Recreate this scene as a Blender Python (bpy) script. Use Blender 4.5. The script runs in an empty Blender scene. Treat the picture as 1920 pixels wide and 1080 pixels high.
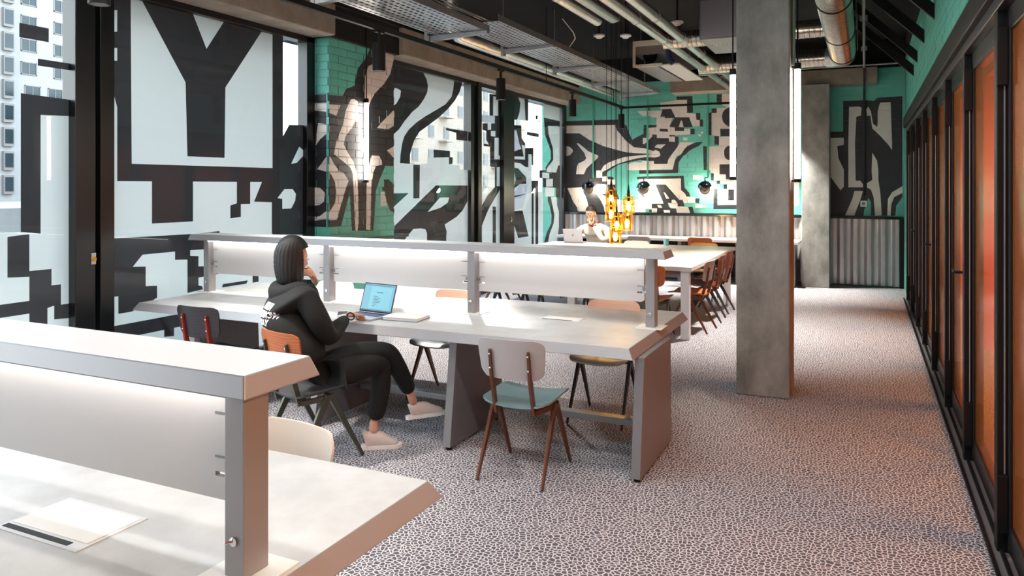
import bpy, bmesh, math, random
from mathutils import Vector, Matrix, geometry
from mathutils.bvhtree import BVHTree
random.seed(7)
PI = math.pi
SC = bpy.context.scene
COL = SC.collection

# ------------------------------------------------------------------ camera
cd = bpy.data.cameras.new('camera')
cam = bpy.data.objects.new('camera', cd); COL.objects.link(cam)
cd.sensor_width = 36.0
cd.lens = 1413 / 1920 * 36
cd.shift_y = -(540 - 349) / 1920
cd.clip_start = 0.05; cd.clip_end = 800
YAW = math.atan2(663, 1413)
cam.location = (0, 0, 1.65)
cam.rotation_euler = (PI / 2, 0, YAW)
SC.camera = cam

# ------------------------------------------------------------------ world, sun, exposure
w = bpy.data.worlds.new('world'); SC.world = w; w.use_nodes = True
nt = w.node_tree; nt.nodes.clear()
out = nt.nodes.new('ShaderNodeOutputWorld'); bg = nt.nodes.new('ShaderNodeBackground')
tc = nt.nodes.new('ShaderNodeTexCoord'); sx = nt.nodes.new('ShaderNodeSeparateXYZ')
rmp = nt.nodes.new('ShaderNodeValToRGB')
rmp.color_ramp.elements[0].position = 0.0; rmp.color_ramp.elements[0].color = (0.92, 0.93, 0.93, 1)
rmp.color_ramp.elements[1].position = 0.7; rmp.color_ramp.elements[1].color = (0.62, 0.80, 1.0, 1)
nt.links.new(tc.outputs['Generated'], sx.inputs[0]); nt.links.new(sx.outputs['Z'], rmp.inputs[0])
nt.links.new(rmp.outputs[0], bg.inputs[0]); bg.inputs[1].default_value = 3.1
nt.links.new(bg.outputs[0], out.inputs[0])

sd = bpy.data.lights.new('sun', 'SUN'); sun = bpy.data.objects.new('sun', sd); COL.objects.link(sun)
sd.energy = 1.4; sd.angle = math.radians(2.5); sd.color = (1.0, 0.90, 0.80)
EL = math.radians(19)
sun.rotation_euler = Vector((0.54 * math.cos(EL), -0.84 * math.cos(EL), -math.sin(EL))).to_track_quat('-Z', 'Y').to_euler()
sun.location = (-12, 20, 8)

SC.view_settings.view_transform = 'Standard'
SC.view_settings.look = 'None'
SC.view_settings.gamma = 1.0
SC.view_settings.use_curve_mapping = False
SC.view_settings.exposure = 1.35
SC.cycles.use_denoising = True
SC.cycles.max_bounces = 10
SC.cycles.transparent_max_bounces = 16
SC.cycles.sample_clamp_indirect = 6.0
SC.cycles.caustics_reflective = False
SC.cycles.caustics_refractive = False

# ------------------------------------------------------------------ materials
def srgb(r, g, b):
    f = lambda c: (c / 255 / 12.92) if c / 255 <= 0.04045 else ((c / 255 + 0.055) / 1.055) ** 2.4
    return (f(r), f(g), f(b), 1)

def mat(name, col, rough=0.5, metal=0.0, noise=0.0, nscale=8.0, bump=0.0, stretch=None, spec=0.5, emit=None, estr=0.0, coat=0.0):
    m = bpy.data.materials.new(name); m.use_nodes = True
    t = m.node_tree; p = t.nodes['Principled BSDF']
    c = srgb(*col); m.diffuse_color = c
    p.inputs['Base Color'].default_value = c
    p.inputs['Roughness'].default_value = rough
    p.inputs['Metallic'].default_value = metal
    p.inputs['Specular IOR Level'].default_value = spec
    p.inputs['Coat Weight'].default_value = coat
    if emit:
        p.inputs['Emission Color'].default_value = srgb(*emit); p.inputs['Emission Strength'].default_value = estr
    if noise or bump:
        tcn = t.nodes.new('ShaderNodeTexCoord'); mp = t.nodes.new('ShaderNodeMapping')
        t.links.new(tcn.outputs['Object'], mp.inputs[0])
        if stretch: mp.inputs['Scale'].default_value = stretch
        nz = t.nodes.new('ShaderNodeTexNoise'); nz.inputs['Scale'].default_value = nscale
        nz.inputs['Detail'].default_value = 6; nz.inputs['Roughness'].default_value = 0.62
        t.links.new(mp.outputs[0], nz.inputs['Vector'])
        if noise:
            rp = t.nodes.new('ShaderNodeValToRGB')
            rp.color_ramp.elements[0].position = 0.3; rp.color_ramp.elements[1].position = 0.72
            k0, k1 = 1 - noise, 1 + noise * 0.6
            rp.color_ramp.elements[0].color = (c[0] * k0, c[1] * k0, c[2] * k0, 1)
            rp.color_ramp.elements[1].color = (min(1, c[0] * k1), min(1, c[1] * k1), min(1, c[2] * k1), 1)
            t.links.new(nz.outputs['Fac'], rp.inputs[0]); t.links.new(rp.outputs[0], p.inputs['Base Color'])
        if bump:
            b = t.nodes.new('ShaderNodeBump'); b.inputs['Strength'].default_value = bump; b.inputs['Distance'].default_value = 0.01
            t.links.new(nz.outputs['Fac'], b.inputs['Height']); t.links.new(b.outputs[0], p.inputs['Normal'])
    return m

def emis(name, col, strength):
    m = bpy.data.materials.new(name); m.use_nodes = True; t = m.node_tree; t.nodes.clear()
    o = t.nodes.new('ShaderNodeOutputMaterial'); e = t.nodes.new('ShaderNodeEmission')
    e.inputs[0].default_value = srgb(*col); e.inputs[1].default_value = strength
    t.links.new(e.outputs[0], o.inputs[0]); m.diffuse_color = srgb(*col)
    return m

def glassy(name, tint, gloss_tint, rough=0.02, base=0.06, ior=1.5):
    m = bpy.data.materials.new(name); m.use_nodes = True; t = m.node_tree; t.nodes.clear()
    o = t.nodes.new('ShaderNodeOutputMaterial'); mx = t.nodes.new('ShaderNodeMixShader')
    tr = t.nodes.new('ShaderNodeBsdfTransparent'); gl = t.nodes.new('ShaderNodeBsdfGlossy')
    lw = t.nodes.new('ShaderNodeLayerWeight'); lw.inputs[0].default_value = 0.5
    pw = t.nodes.new('ShaderNodeMath'); pw.operation = 'POWER'; pw.inputs[1].default_value = 4.0
    ad = t.nodes.new('ShaderNodeMath'); ad.operation = 'MULTIPLY_ADD'; ad.inputs[1].default_value = 0.6; ad.inputs[2].default_value = base; ad.use_clamp = True
    t.links.new(lw.outputs['Facing'], pw.inputs[0])
    tr.inputs[0].default_value = (*tint, 1); gl.inputs[0].default_value = (*gloss_tint, 1); gl.inputs['Roughness'].default_value = rough
    t.links.new(pw.outputs[0], ad.inputs[0]); t.links.new(ad.outputs[0], mx.inputs[0])
    t.links.new(tr.outputs[0], mx.inputs[1]); t.links.new(gl.outputs[0], mx.inputs[2]); t.links.new(mx.outputs[0], o.inputs[0])
    return m

def vinyl(name, col, trans, fac):
    m = bpy.data.materials.new(name); m.use_nodes = True; t = m.node_tree; t.nodes.clear()
    o = t.nodes.new('ShaderNodeOutputMaterial'); mx = t.nodes.new('ShaderNodeMixShader')
    d = t.nodes.new('ShaderNodeBsdfDiffuse'); tl = t.nodes.new('ShaderNodeBsdfTranslucent')
    d.inputs[0].default_value = srgb(*col); tl.inputs[0].default_value = srgb(*trans); mx.inputs[0].default_value = fac
    t.links.new(d.outputs[0], mx.inputs[1]); t.links.new(tl.outputs[0], mx.inputs[2]); t.links.new(mx.outputs[0], o.inputs[0])
    m.diffuse_color = srgb(*col)
    return m

def bronze_film(name):
    m = bpy.data.materials.new(name); m.use_nodes = True; t = m.node_tree; p = t.nodes['Principled BSDF']; o = t.nodes['Material Output']
    p.inputs['Base Color'].default_value = srgb(220, 126, 60); p.inputs['Metallic'].default_value = 0.55; p.inputs['Roughness'].default_value = 0.24
    tr = t.nodes.new('ShaderNodeBsdfTransparent'); tr.inputs[0].default_value = (1.0, 0.50, 0.16, 1)
    mx = t.nodes.new('ShaderNodeMixShader'); mx.inputs[0].default_value = 0.36
    t.links.new(p.outputs[0], mx.inputs[1]); t.links.new(tr.outputs[0], mx.inputs[2]); t.links.new(mx.outputs[0], o.inputs[0])
    m.diffuse_color = srgb(206, 92, 40)
    return m

def carpet_mat():
    m = bpy.data.materials.new('leopard_carpet'); m.use_nodes = True; t = m.node_tree; p = t.nodes['Principled BSDF']
    tcn = t.nodes.new('ShaderNodeTexCoord')
    nz = t.nodes.new('ShaderNodeTexNoise'); nz.inputs['Scale'].default_value = 9.0; nz.inputs['Detail'].default_value = 2
    mixv = t.nodes.new('ShaderNodeMixRGB'); mixv.inputs[0].default_value = 0.04
    t.links.new(tcn.outputs['Object'], nz.inputs['Vector'])
    t.links.new(tcn.outputs['Object'], mixv.inputs[1]); t.links.new(nz.outputs['Color'], mixv.inputs[2])
    v = t.nodes.new('ShaderNodeTexVoronoi'); v.feature = 'DISTANCE_TO_EDGE'; v.inputs['Scale'].default_value = 47.0
    v.voronoi_dimensions = '2D'
    t.links.new(mixv.outputs[0], v.inputs['Vector'])
    fine = t.nodes.new('ShaderNodeTexNoise'); fine.inputs['Scale'].default_value = 260; fine.inputs['Detail'].default_value = 2
    t.links.new(tcn.outputs['Object'], fine.inputs['Vector'])
    ad = t.nodes.new('ShaderNodeMath'); ad.operation = 'MULTIPLY_ADD'; ad.inputs[1].default_value = 0.10
    t.links.new(fine.outputs['Fac'], ad.inputs[0]); t.links.new(v.outputs['Distance'], ad.inputs[2])
    rp = t.nodes.new('ShaderNodeValToRGB')
    rp.color_ramp.elements[0].position = 0.12; rp.color_ramp.elements[0].color = srgb(214, 210, 211)
    rp.color_ramp.elements[1].position = 0.20; rp.color_ramp.elements[1].color = srgb(92, 92, 102)
    t.links.new(ad.outputs[0], rp.inputs[0]); t.links.new(rp.outputs[0], p.inputs['Base Color'])
    p.inputs['Roughness'].default_value = 0.95; p.inputs['Specular IOR Level'].default_value = 0.1
    b = t.nodes.new('ShaderNodeBump'); b.inputs['Strength'].default_value = 0.35; b.inputs['Distance'].default_value = 0.006
    t.links.new(fine.outputs['Fac'], b.inputs['Height']); t.links.new(b.outputs[0], p.inputs['Normal'])
    return m

def ply_mat(name, c0, c1, rough=0.35, scale=(1.5, 9, 9)):
    m = bpy.data.materials.new(name); m.use_nodes = True; t = m.node_tree; p = t.nodes['Principled BSDF']
    tcn = t.nodes.new('ShaderNodeTexCoord'); mp = t.nodes.new('ShaderNodeMapping'); mp.inputs['Scale'].default_value = scale
    wv = t.nodes.new('ShaderNodeTexWave'); wv.inputs['Scale'].default_value = 2.2; wv.inputs['Distortion'].default_value = 7
    wv.inputs['Detail'].default_value = 3; wv.bands_direction = 'Z'
    rp = t.nodes.new('ShaderNodeValToRGB')
    rp.color_ramp.elements[0].color = srgb(*c0); rp.color_ramp.elements[1].color = srgb(*c1)
    t.links.new(tcn.outputs['Object'], mp.inputs[0]); t.links.new(mp.outputs[0], wv.inputs['Vector'])
    t.links.new(wv.outputs['Fac'], rp.inputs[0]); t.links.new(rp.outputs[0], p.inputs['Base Color'])
    p.inputs['Roughness'].default_value = rough; m.diffuse_color = srgb(*c1)
    return m

M = {}
M['carpet'] = carpet_mat()
M['concrete'] = mat('raw_concrete', (146, 148, 144), 0.8, 0, 0.5, 4.5, 0.25, (1, 1, 0.6))
M['beam'] = mat('beam_concrete', (150, 138, 126), 0.85, 0, 0.3, 4, 0.3)
M['black'] = mat('black_paint', (9, 9, 10), 0.55, spec=0.3)
M['ceil'] = mat('black_ceiling', (7, 7, 8), 0.9, 0, 0.3, 3)
M['frame'] = mat('black_aluminium', (15, 18, 20), 0.3, 0.0, spec=0.5)
M['teal'] = mat('teal_paint', (104, 192, 178), 0.55, 0, 0.12, 5, 0.15)
M['kpaint'] = mat('charcoal_paint', (42, 44, 50), 0.55, 0, 0.12, 5, 0.15)
M['wpaint'] = mat('off_white_paint', (230, 222, 216), 0.6, 0, 0.06, 5, 0.15)
M['hpaint'] = mat('grey_paint', (150, 148, 150), 0.6)
M['mortar'] = mat('painted_mortar', (76, 142, 122), 0.8)
M['vk'] = vinyl('charcoal_film', (70, 72, 77), (30, 32, 36), 0.12)
M['vw'] = vinyl('frosted_white_film', (190, 197, 197), (212, 220, 221), 0.17)
M['vh'] = vinyl('grey_film', (150, 152, 160), (150, 156, 165), 0.35)
M['glass'] = glassy('clear_glass', (0.93, 0.97, 0.96), (0.9, 0.95, 1.0), 0.0, 0.02)
M['edge'] = mat('glass_edge', (120, 190, 210), 0.1, 0, emit=None)
M['orange'] = bronze_film('copper_orange_film')
M['steel'] = mat('galvanised_steel', (176, 178, 180), 0.38, 0.85, 0.18, 14)
M['foil'] = mat('foil_insulation', (222, 220, 216), 0.26, 0.9, 0.2, 22, 0.5)
M['spiral'] = mat('spiral_duct', (190, 186, 176), 0.22, 0.95, 0.12, 6)
M['table'] = mat('table_laminate', (194, 195, 195), 0.38, 0, 0.16, 5.5, 0.02, spec=0.5)
M['tgrey'] = mat('grey_powder_coat', (150, 149, 152), 0.38, 0.25, spec=0.5)
M['leg'] = mat('table_leg_grey', (128, 126, 130), 0.42, 0.2, spec=0.5)
M['panel'] = mat('divider_grey', (196, 193, 192), 0.4, 0.1)
M['shelf'] = mat('shelf_light_grey', (214, 214, 216), 0.38, 0.1, spec=0.5)
M['t2top'] = mat('communal_table_top', (196, 190, 184), 0.42, 0, 0.16, 5)
M['led'] = emis('led_tube_glow', (255, 246, 232), 16)
M['warmled'] = emis('warm_lamp_glow', (255, 205, 130), 6)
M['strip'] = emis('led_strip_glow', (255, 248, 240), 7.5)
M['chrome'] = mat('chrome', (215, 215, 215), 0.12, 1)
M['white'] = mat('white_plastic', (232, 230, 226), 0.4)
M['red'] = mat('red_plastic', (200, 24, 32), 0.35)
M['teal_seat'] = mat('blue_grey_seat', (120, 146, 150), 0.25, 0, 0.08, 6)
M['beige_back'] = mat('greige_back', (172, 166, 166), 0.35, 0, 0.05, 6)
M['pale_back'] = mat('pale_beige_back', (222, 208, 194), 0.4)
M['dark_ply'] = ply_mat('dark_walnut_ply', (24, 20, 24), (46, 38, 40))
M['orange_ply'] = ply_mat('orange_teak_ply', (158, 84, 42), (180, 102, 54))
M['red_ply'] = ply_mat('red_brown_ply', (92, 40, 26), (126, 58, 36))
M['salmon_ply'] = ply_mat('pale_salmon_ply', (220, 176, 150), (228, 188, 162))
M['yellow_ply'] = ply_mat('honey_ply', (224, 158, 70), (240, 186, 100))
M['tan_back'] = mat('taupe_back', (150, 136, 124), 0.4)
M['brown_leg'] = mat('bronze_leg', (104, 62, 42), 0.32, 0.35)
M['dark_leg'] = mat('dark_grey_leg', (62, 60, 62), 0.35, 0.4)
M['olive_leg'] = mat('olive_grey_leg', (74, 76, 66), 0.32, 0.45)
M['red_leg'] = mat('red_bronze_leg', (142, 44, 34), 0.28, 0.4)
M['dark_seat'] = mat('slate_seat', (44, 62, 76), 0.3)
M['pgrey_seat'] = mat('pale_grey_seat', (176, 172, 170), 0.3)
M['skin'] = mat('skin', (206, 156, 132), 0.5)
M['skin2'] = mat('skin_light', (226, 178, 148), 0.5)
M['hair'] = mat('dark_hair', (13, 11, 11), 0.5, 0, 0.5, 30, 0.4, (8, 8, 1))
M['hair2'] = mat('brown_hair', (40, 30, 28), 0.6, 0, 0.3, 40, 0.5)
M['hoodie'] = mat('black_hoodie', (11, 11, 11), 0.85, 0, 0.25, 12, 0.3)
M['trousers'] = mat('black_trousers', (5, 5, 6), 0.85)
M['shoe'] = mat('pale_pink_shoe', (214, 196, 190), 0.6)
M['sole'] = mat('white_sole', (236, 230, 226), 0.5)
M['cream'] = mat('cream_sweater', (232, 224, 214), 0.85, 0, 0.06, 20, 0.2)
M['redcloth'] = mat('red_lining', (190, 50, 38), 0.8)
M['silver'] = mat('silver_laptop', (188, 188, 196), 0.35, 0.6)
M['keys'] = mat('laptop_keys', (52, 56, 96), 0.5)
M['screen'] = mat('laptop_screen', (30, 90, 110), 0.1, 0, emit=(70, 150, 170), estr=0.30)
M['scrdoc'] = mat('screen_document', (70, 130, 145), 0.2, 0, emit=(84, 160, 176), estr=0.28)
M['scrtext'] = mat('screen_text', (40, 70, 90), 0.4)
M['paper'] = mat('white_paper', (236, 234, 232), 0.7)
M['cover'] = mat('blue_grey_cover', (150, 160, 178), 0.6)
M['print'] = mat('white_print', (238, 238, 238), 0.7)
M['bulbwarm'] = emis('globe_glow', (255, 196, 60), 14)
M['bulb'] = emis('bulb_glow', (255, 200, 110), 12)
M['amber'] = glassy('amber_glass', (1.0, 0.80, 0.38), (1.0, 0.8, 0.4), 0.05, 0.08)
M['brass'] = mat('aged_brass', (196, 140, 48), 0.3, 0.9)
M['brownglass'] = mat('smoked_globe', (112, 98, 84), 0.12, 0.2, spec=0.8)
M['terracotta'] = mat('orange_room_wall', (206, 96, 40), 0.8, 0, 0.1, 2)
M['corr'] = mat('corrugated_zinc', (186, 184, 186), 0.3, 0.55, 0.08, 5)
M['facade'] = mat('white_facade', (138, 138, 138), 0.8, 0, 0.04, 0.4)
M['facade2'] = mat('beige_facade', (140, 130, 118), 0.85, 0, 0.1, 0.6)
M['winglass'] = mat('outer_window_glass', (30, 48, 56), 0.1, 0.2, 0.25, 0.35)
M['winframe'] = mat('outer_window_frame', (105, 105, 102), 0.5)
M['pave'] = mat('terrace_paving', (112, 112, 110), 0.85, 0, 0.15, 2)
M['leafdark'] = mat('foliage_green', (84, 104, 62), 0.8, 0, 0.4, 10)
M['brownbox'] = mat('wood_box', (150, 96, 50), 0.6)
M['scar'] = mat('conduit_grey', (168, 168, 166), 0.4, 0.5)
M['tealpipe'] = mat('teal_conduit', (78, 170, 146), 0.5)
M['backwall'] = mat('grey_back_wall', (150, 150, 150), 0.8)
M['added_lamp_white'] = emis('added_lamp_glow', (255, 246, 236), 2)
M['socket'] = mat('socket_white', (225, 224, 222), 0.4)
M['ledge'] = mat('gloss_black_ledge', (10, 16, 18), 0.12, spec=0.8)

# ------------------------------------------------------------------ mesh helpers
class MB:
    def __init__(s): s.v = []; s.f = []; s.mi = []; s.mats = []; s.cur = 0
    def mat(s, m):
        if m not in s.mats: s.mats.append(m)
        s.cur = s.mats.index(m); return s
    def add(s, vs, fs):
        b = len(s.v); s.v += [tuple(v) for v in vs]; s.f += [[b + i for i in f] for f in fs]; s.mi += [s.cur] * len(fs); return s
    def box(s, x0, x1, y0, y1, z0, z1):
        return s.add([(x0, y0, z0), (x1, y0, z0), (x1, y1, z0), (x0, y1, z0), (x0, y0, z1), (x1, y0, z1), (x1, y1, z1), (x0, y1, z1)],
                     [(0, 3, 2, 1), (4, 5, 6, 7), (0, 1, 5, 4), (1, 2, 6, 5), (2, 3, 7, 6), (3, 0, 4, 7)])
    def frustum(s, b, t, z0, z1):
        x0, x1, y0, y1 = b; X0, X1, Y0, Y1 = t
        return s.add([(x0, y0, z0), (x1, y0, z0), (x1, y1, z0), (x0, y1, z0), (X0, Y0, z1), (X1, Y0, z1), (X1, Y1, z1), (X0, Y1, z1)],
                     [(0, 3, 2, 1), (4, 5, 6, 7), (0, 1, 5, 4), (1, 2, 6, 5), (2, 3, 7, 6), (3, 0, 4, 7)])
    def beam(s, a, b, w0, h0, w1=None, h1=None, up=(0, 0, 1)):
        a = Vector(a); b = Vector(b); w1 = w0 if w1 is None else w1; h1 = h0 if h1 is None else h1
        d = (b - a).normalized(); u = Vector(up)
        if abs(d.dot(u)) > 0.98: u = Vector((0, 1, 0))
        r = d.cross(u).normalized(); u = r.cross(d).normalized(); vs = []
        for p, ww, hh in ((a, w0, h0), (b, w1, h1)):
            for sx_, sz in ((-1, -1), (1, -1), (1, 1), (-1, 1)): vs.append(p + r * ww / 2 * sx_ + u * hh / 2 * sz)
        return s.add(vs, [(0, 1, 2, 3), (7, 6, 5, 4), (0, 4, 5, 1), (1, 5, 6, 2), (2, 6, 7, 3), (3, 7, 4, 0)])
    def tube(s, pts, r, n=12, cap=True, radii=None):
        pts = [Vector(p) for p in pts]; vs = []; k = len(pts); u = None
        for i, p in enumerate(pts):
            d = (pts[min(i + 1, k - 1)] - pts[max(i - 1, 0)]).normalized()
            if u is None:
                u = Vector((0, 0, 1)) if abs(d.z) < 0.9 else Vector((1, 0, 0))
            u = (u - d * u.dot(d)).normalized(); q = d.cross(u)
            rr = radii[i] if radii else r
            for j in range(n):
                a = 2 * PI * j / n; vs.append(p + u * math.cos(a) * rr + q * math.sin(a) * rr)
        fs = [(i * n + j, i * n + (j + 1) % n, (i + 1) * n + (j + 1) % n, (i + 1) * n + j) for i in range(k - 1) for j in range(n)]
        if cap: fs += [tuple(range(n - 1, -1, -1)), tuple((k - 1) * n + j for j in range(n))]
        return s.add(vs, fs)
    def lathe(s, c, prof, n=20, ax=None):
        c = Vector(c); vs = []
        R = Vector((0, 0, 1)).rotation_difference(Vector(ax)).to_matrix() if ax else Matrix.Identity(3)
        for r, z in prof:
            for j in range(n):
                a = 2 * PI * j / n; vs.append(c + R @ Vector((r * math.cos(a), r * math.sin(a), z)))
        k = len(prof)
        fs = [(i * n + j, i * n + (j + 1) % n, (i + 1) * n + (j + 1) % n, (i + 1) * n + j) for i in range(k - 1) for j in range(n)]
        return s.add(vs, fs)
    def ball(s, c, r, sc=(1, 1, 1), n=16):
        prof = [(math.sin(PI * i / 10) * r + 1e-5, -math.cos(PI * i / 10) * r) for i in range(11)]
        b = len(s.v); s.lathe((0, 0, 0), prof, n)
        for i in range(b, len(s.v)):
            v = s.v[i]; s.v[i] = (c[0] + v[0] * sc[0], c[1] + v[1] * sc[1], c[2] + v[2] * sc[2])
        return s
    def prism(s, poly, axis, a0, a1):
        n = len(poly)
        P = lambda p, a: {'x': (a, p[0], p[1]), 'y': (p[0], a, p[1]), 'z': (p[0], p[1], a)}[axis]
        vs = [P(p, a0) for p in poly] + [P(p, a1) for p in poly]
        return s.add(vs, [tuple(range(n)), tuple(range(2 * n - 1, n - 1, -1))] + [(i, i + n, (i + 1) % n + n, (i + 1) % n) for i in range(n)])
    def xform(s, mtx, start=0):
        for i in range(start, len(s.v)): s.v[i] = tuple(mtx @ Vector(s.v[i]))
        return s
    def build(s, name, m=None, parent=None, smooth=False, bevel=0.0, seg=2, keep=None):
        me = bpy.data.meshes.new(name); me.from_pydata(s.v, [], s.f)
        ml = s.mats if s.mats else [m]
        for x in ml: me.materials.append(x)
        if s.mats: me.polygons.foreach_set('material_index', s.mi)
        if smooth:
            me.polygons.foreach_set('use_smooth', [True] * len(me.polygons))
        me.update()
        bmx = bmesh.new(); bmx.from_mesh(me); bmesh.ops.recalc_face_normals(bmx, faces=bmx.faces); bmx.to_mesh(me); bmx.free()
        o = bpy.data.objects.new(name, me); COL.objects.link(o)
        if smooth:
            try: me.set_sharp_from_angle(angle=math.radians(40))
            except Exception: pass
        if bevel:
            b = o.modifiers.new('bevel', 'BEVEL'); b.width = bevel; b.segments = seg; b.limit_method = 'ANGLE'; b.harden_normals = False
        if parent: o.parent = parent
        return o

def box(name, x0, x1, y0, y1, z0, z1, m, parent=None, bevel=0.0):
    return MB().box(x0, x1, y0, y1, z0, z1).build(name, m, parent, bevel=bevel)

def tag(o, label=None, cat=None, group=None, kind=None):
    if label: o['label'] = label
    if cat: o['category'] = cat
    if group: o['group'] = group
    if kind: o['kind'] = kind
    return o

def empty(name, loc=(0, 0, 0), rz=0.0):
    o = bpy.data.objects.new(name, None); COL.objects.link(o); o.location = loc; o.rotation_euler = (0, 0, rz)
    o.empty_display_size = 0.1
    return o

def copy_tree(o, parent=None):
    c = o.copy(); COL.objects.link(c); c.parent = parent
    for ch in list(o.children): copy_tree(ch, c)
    return c

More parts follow.
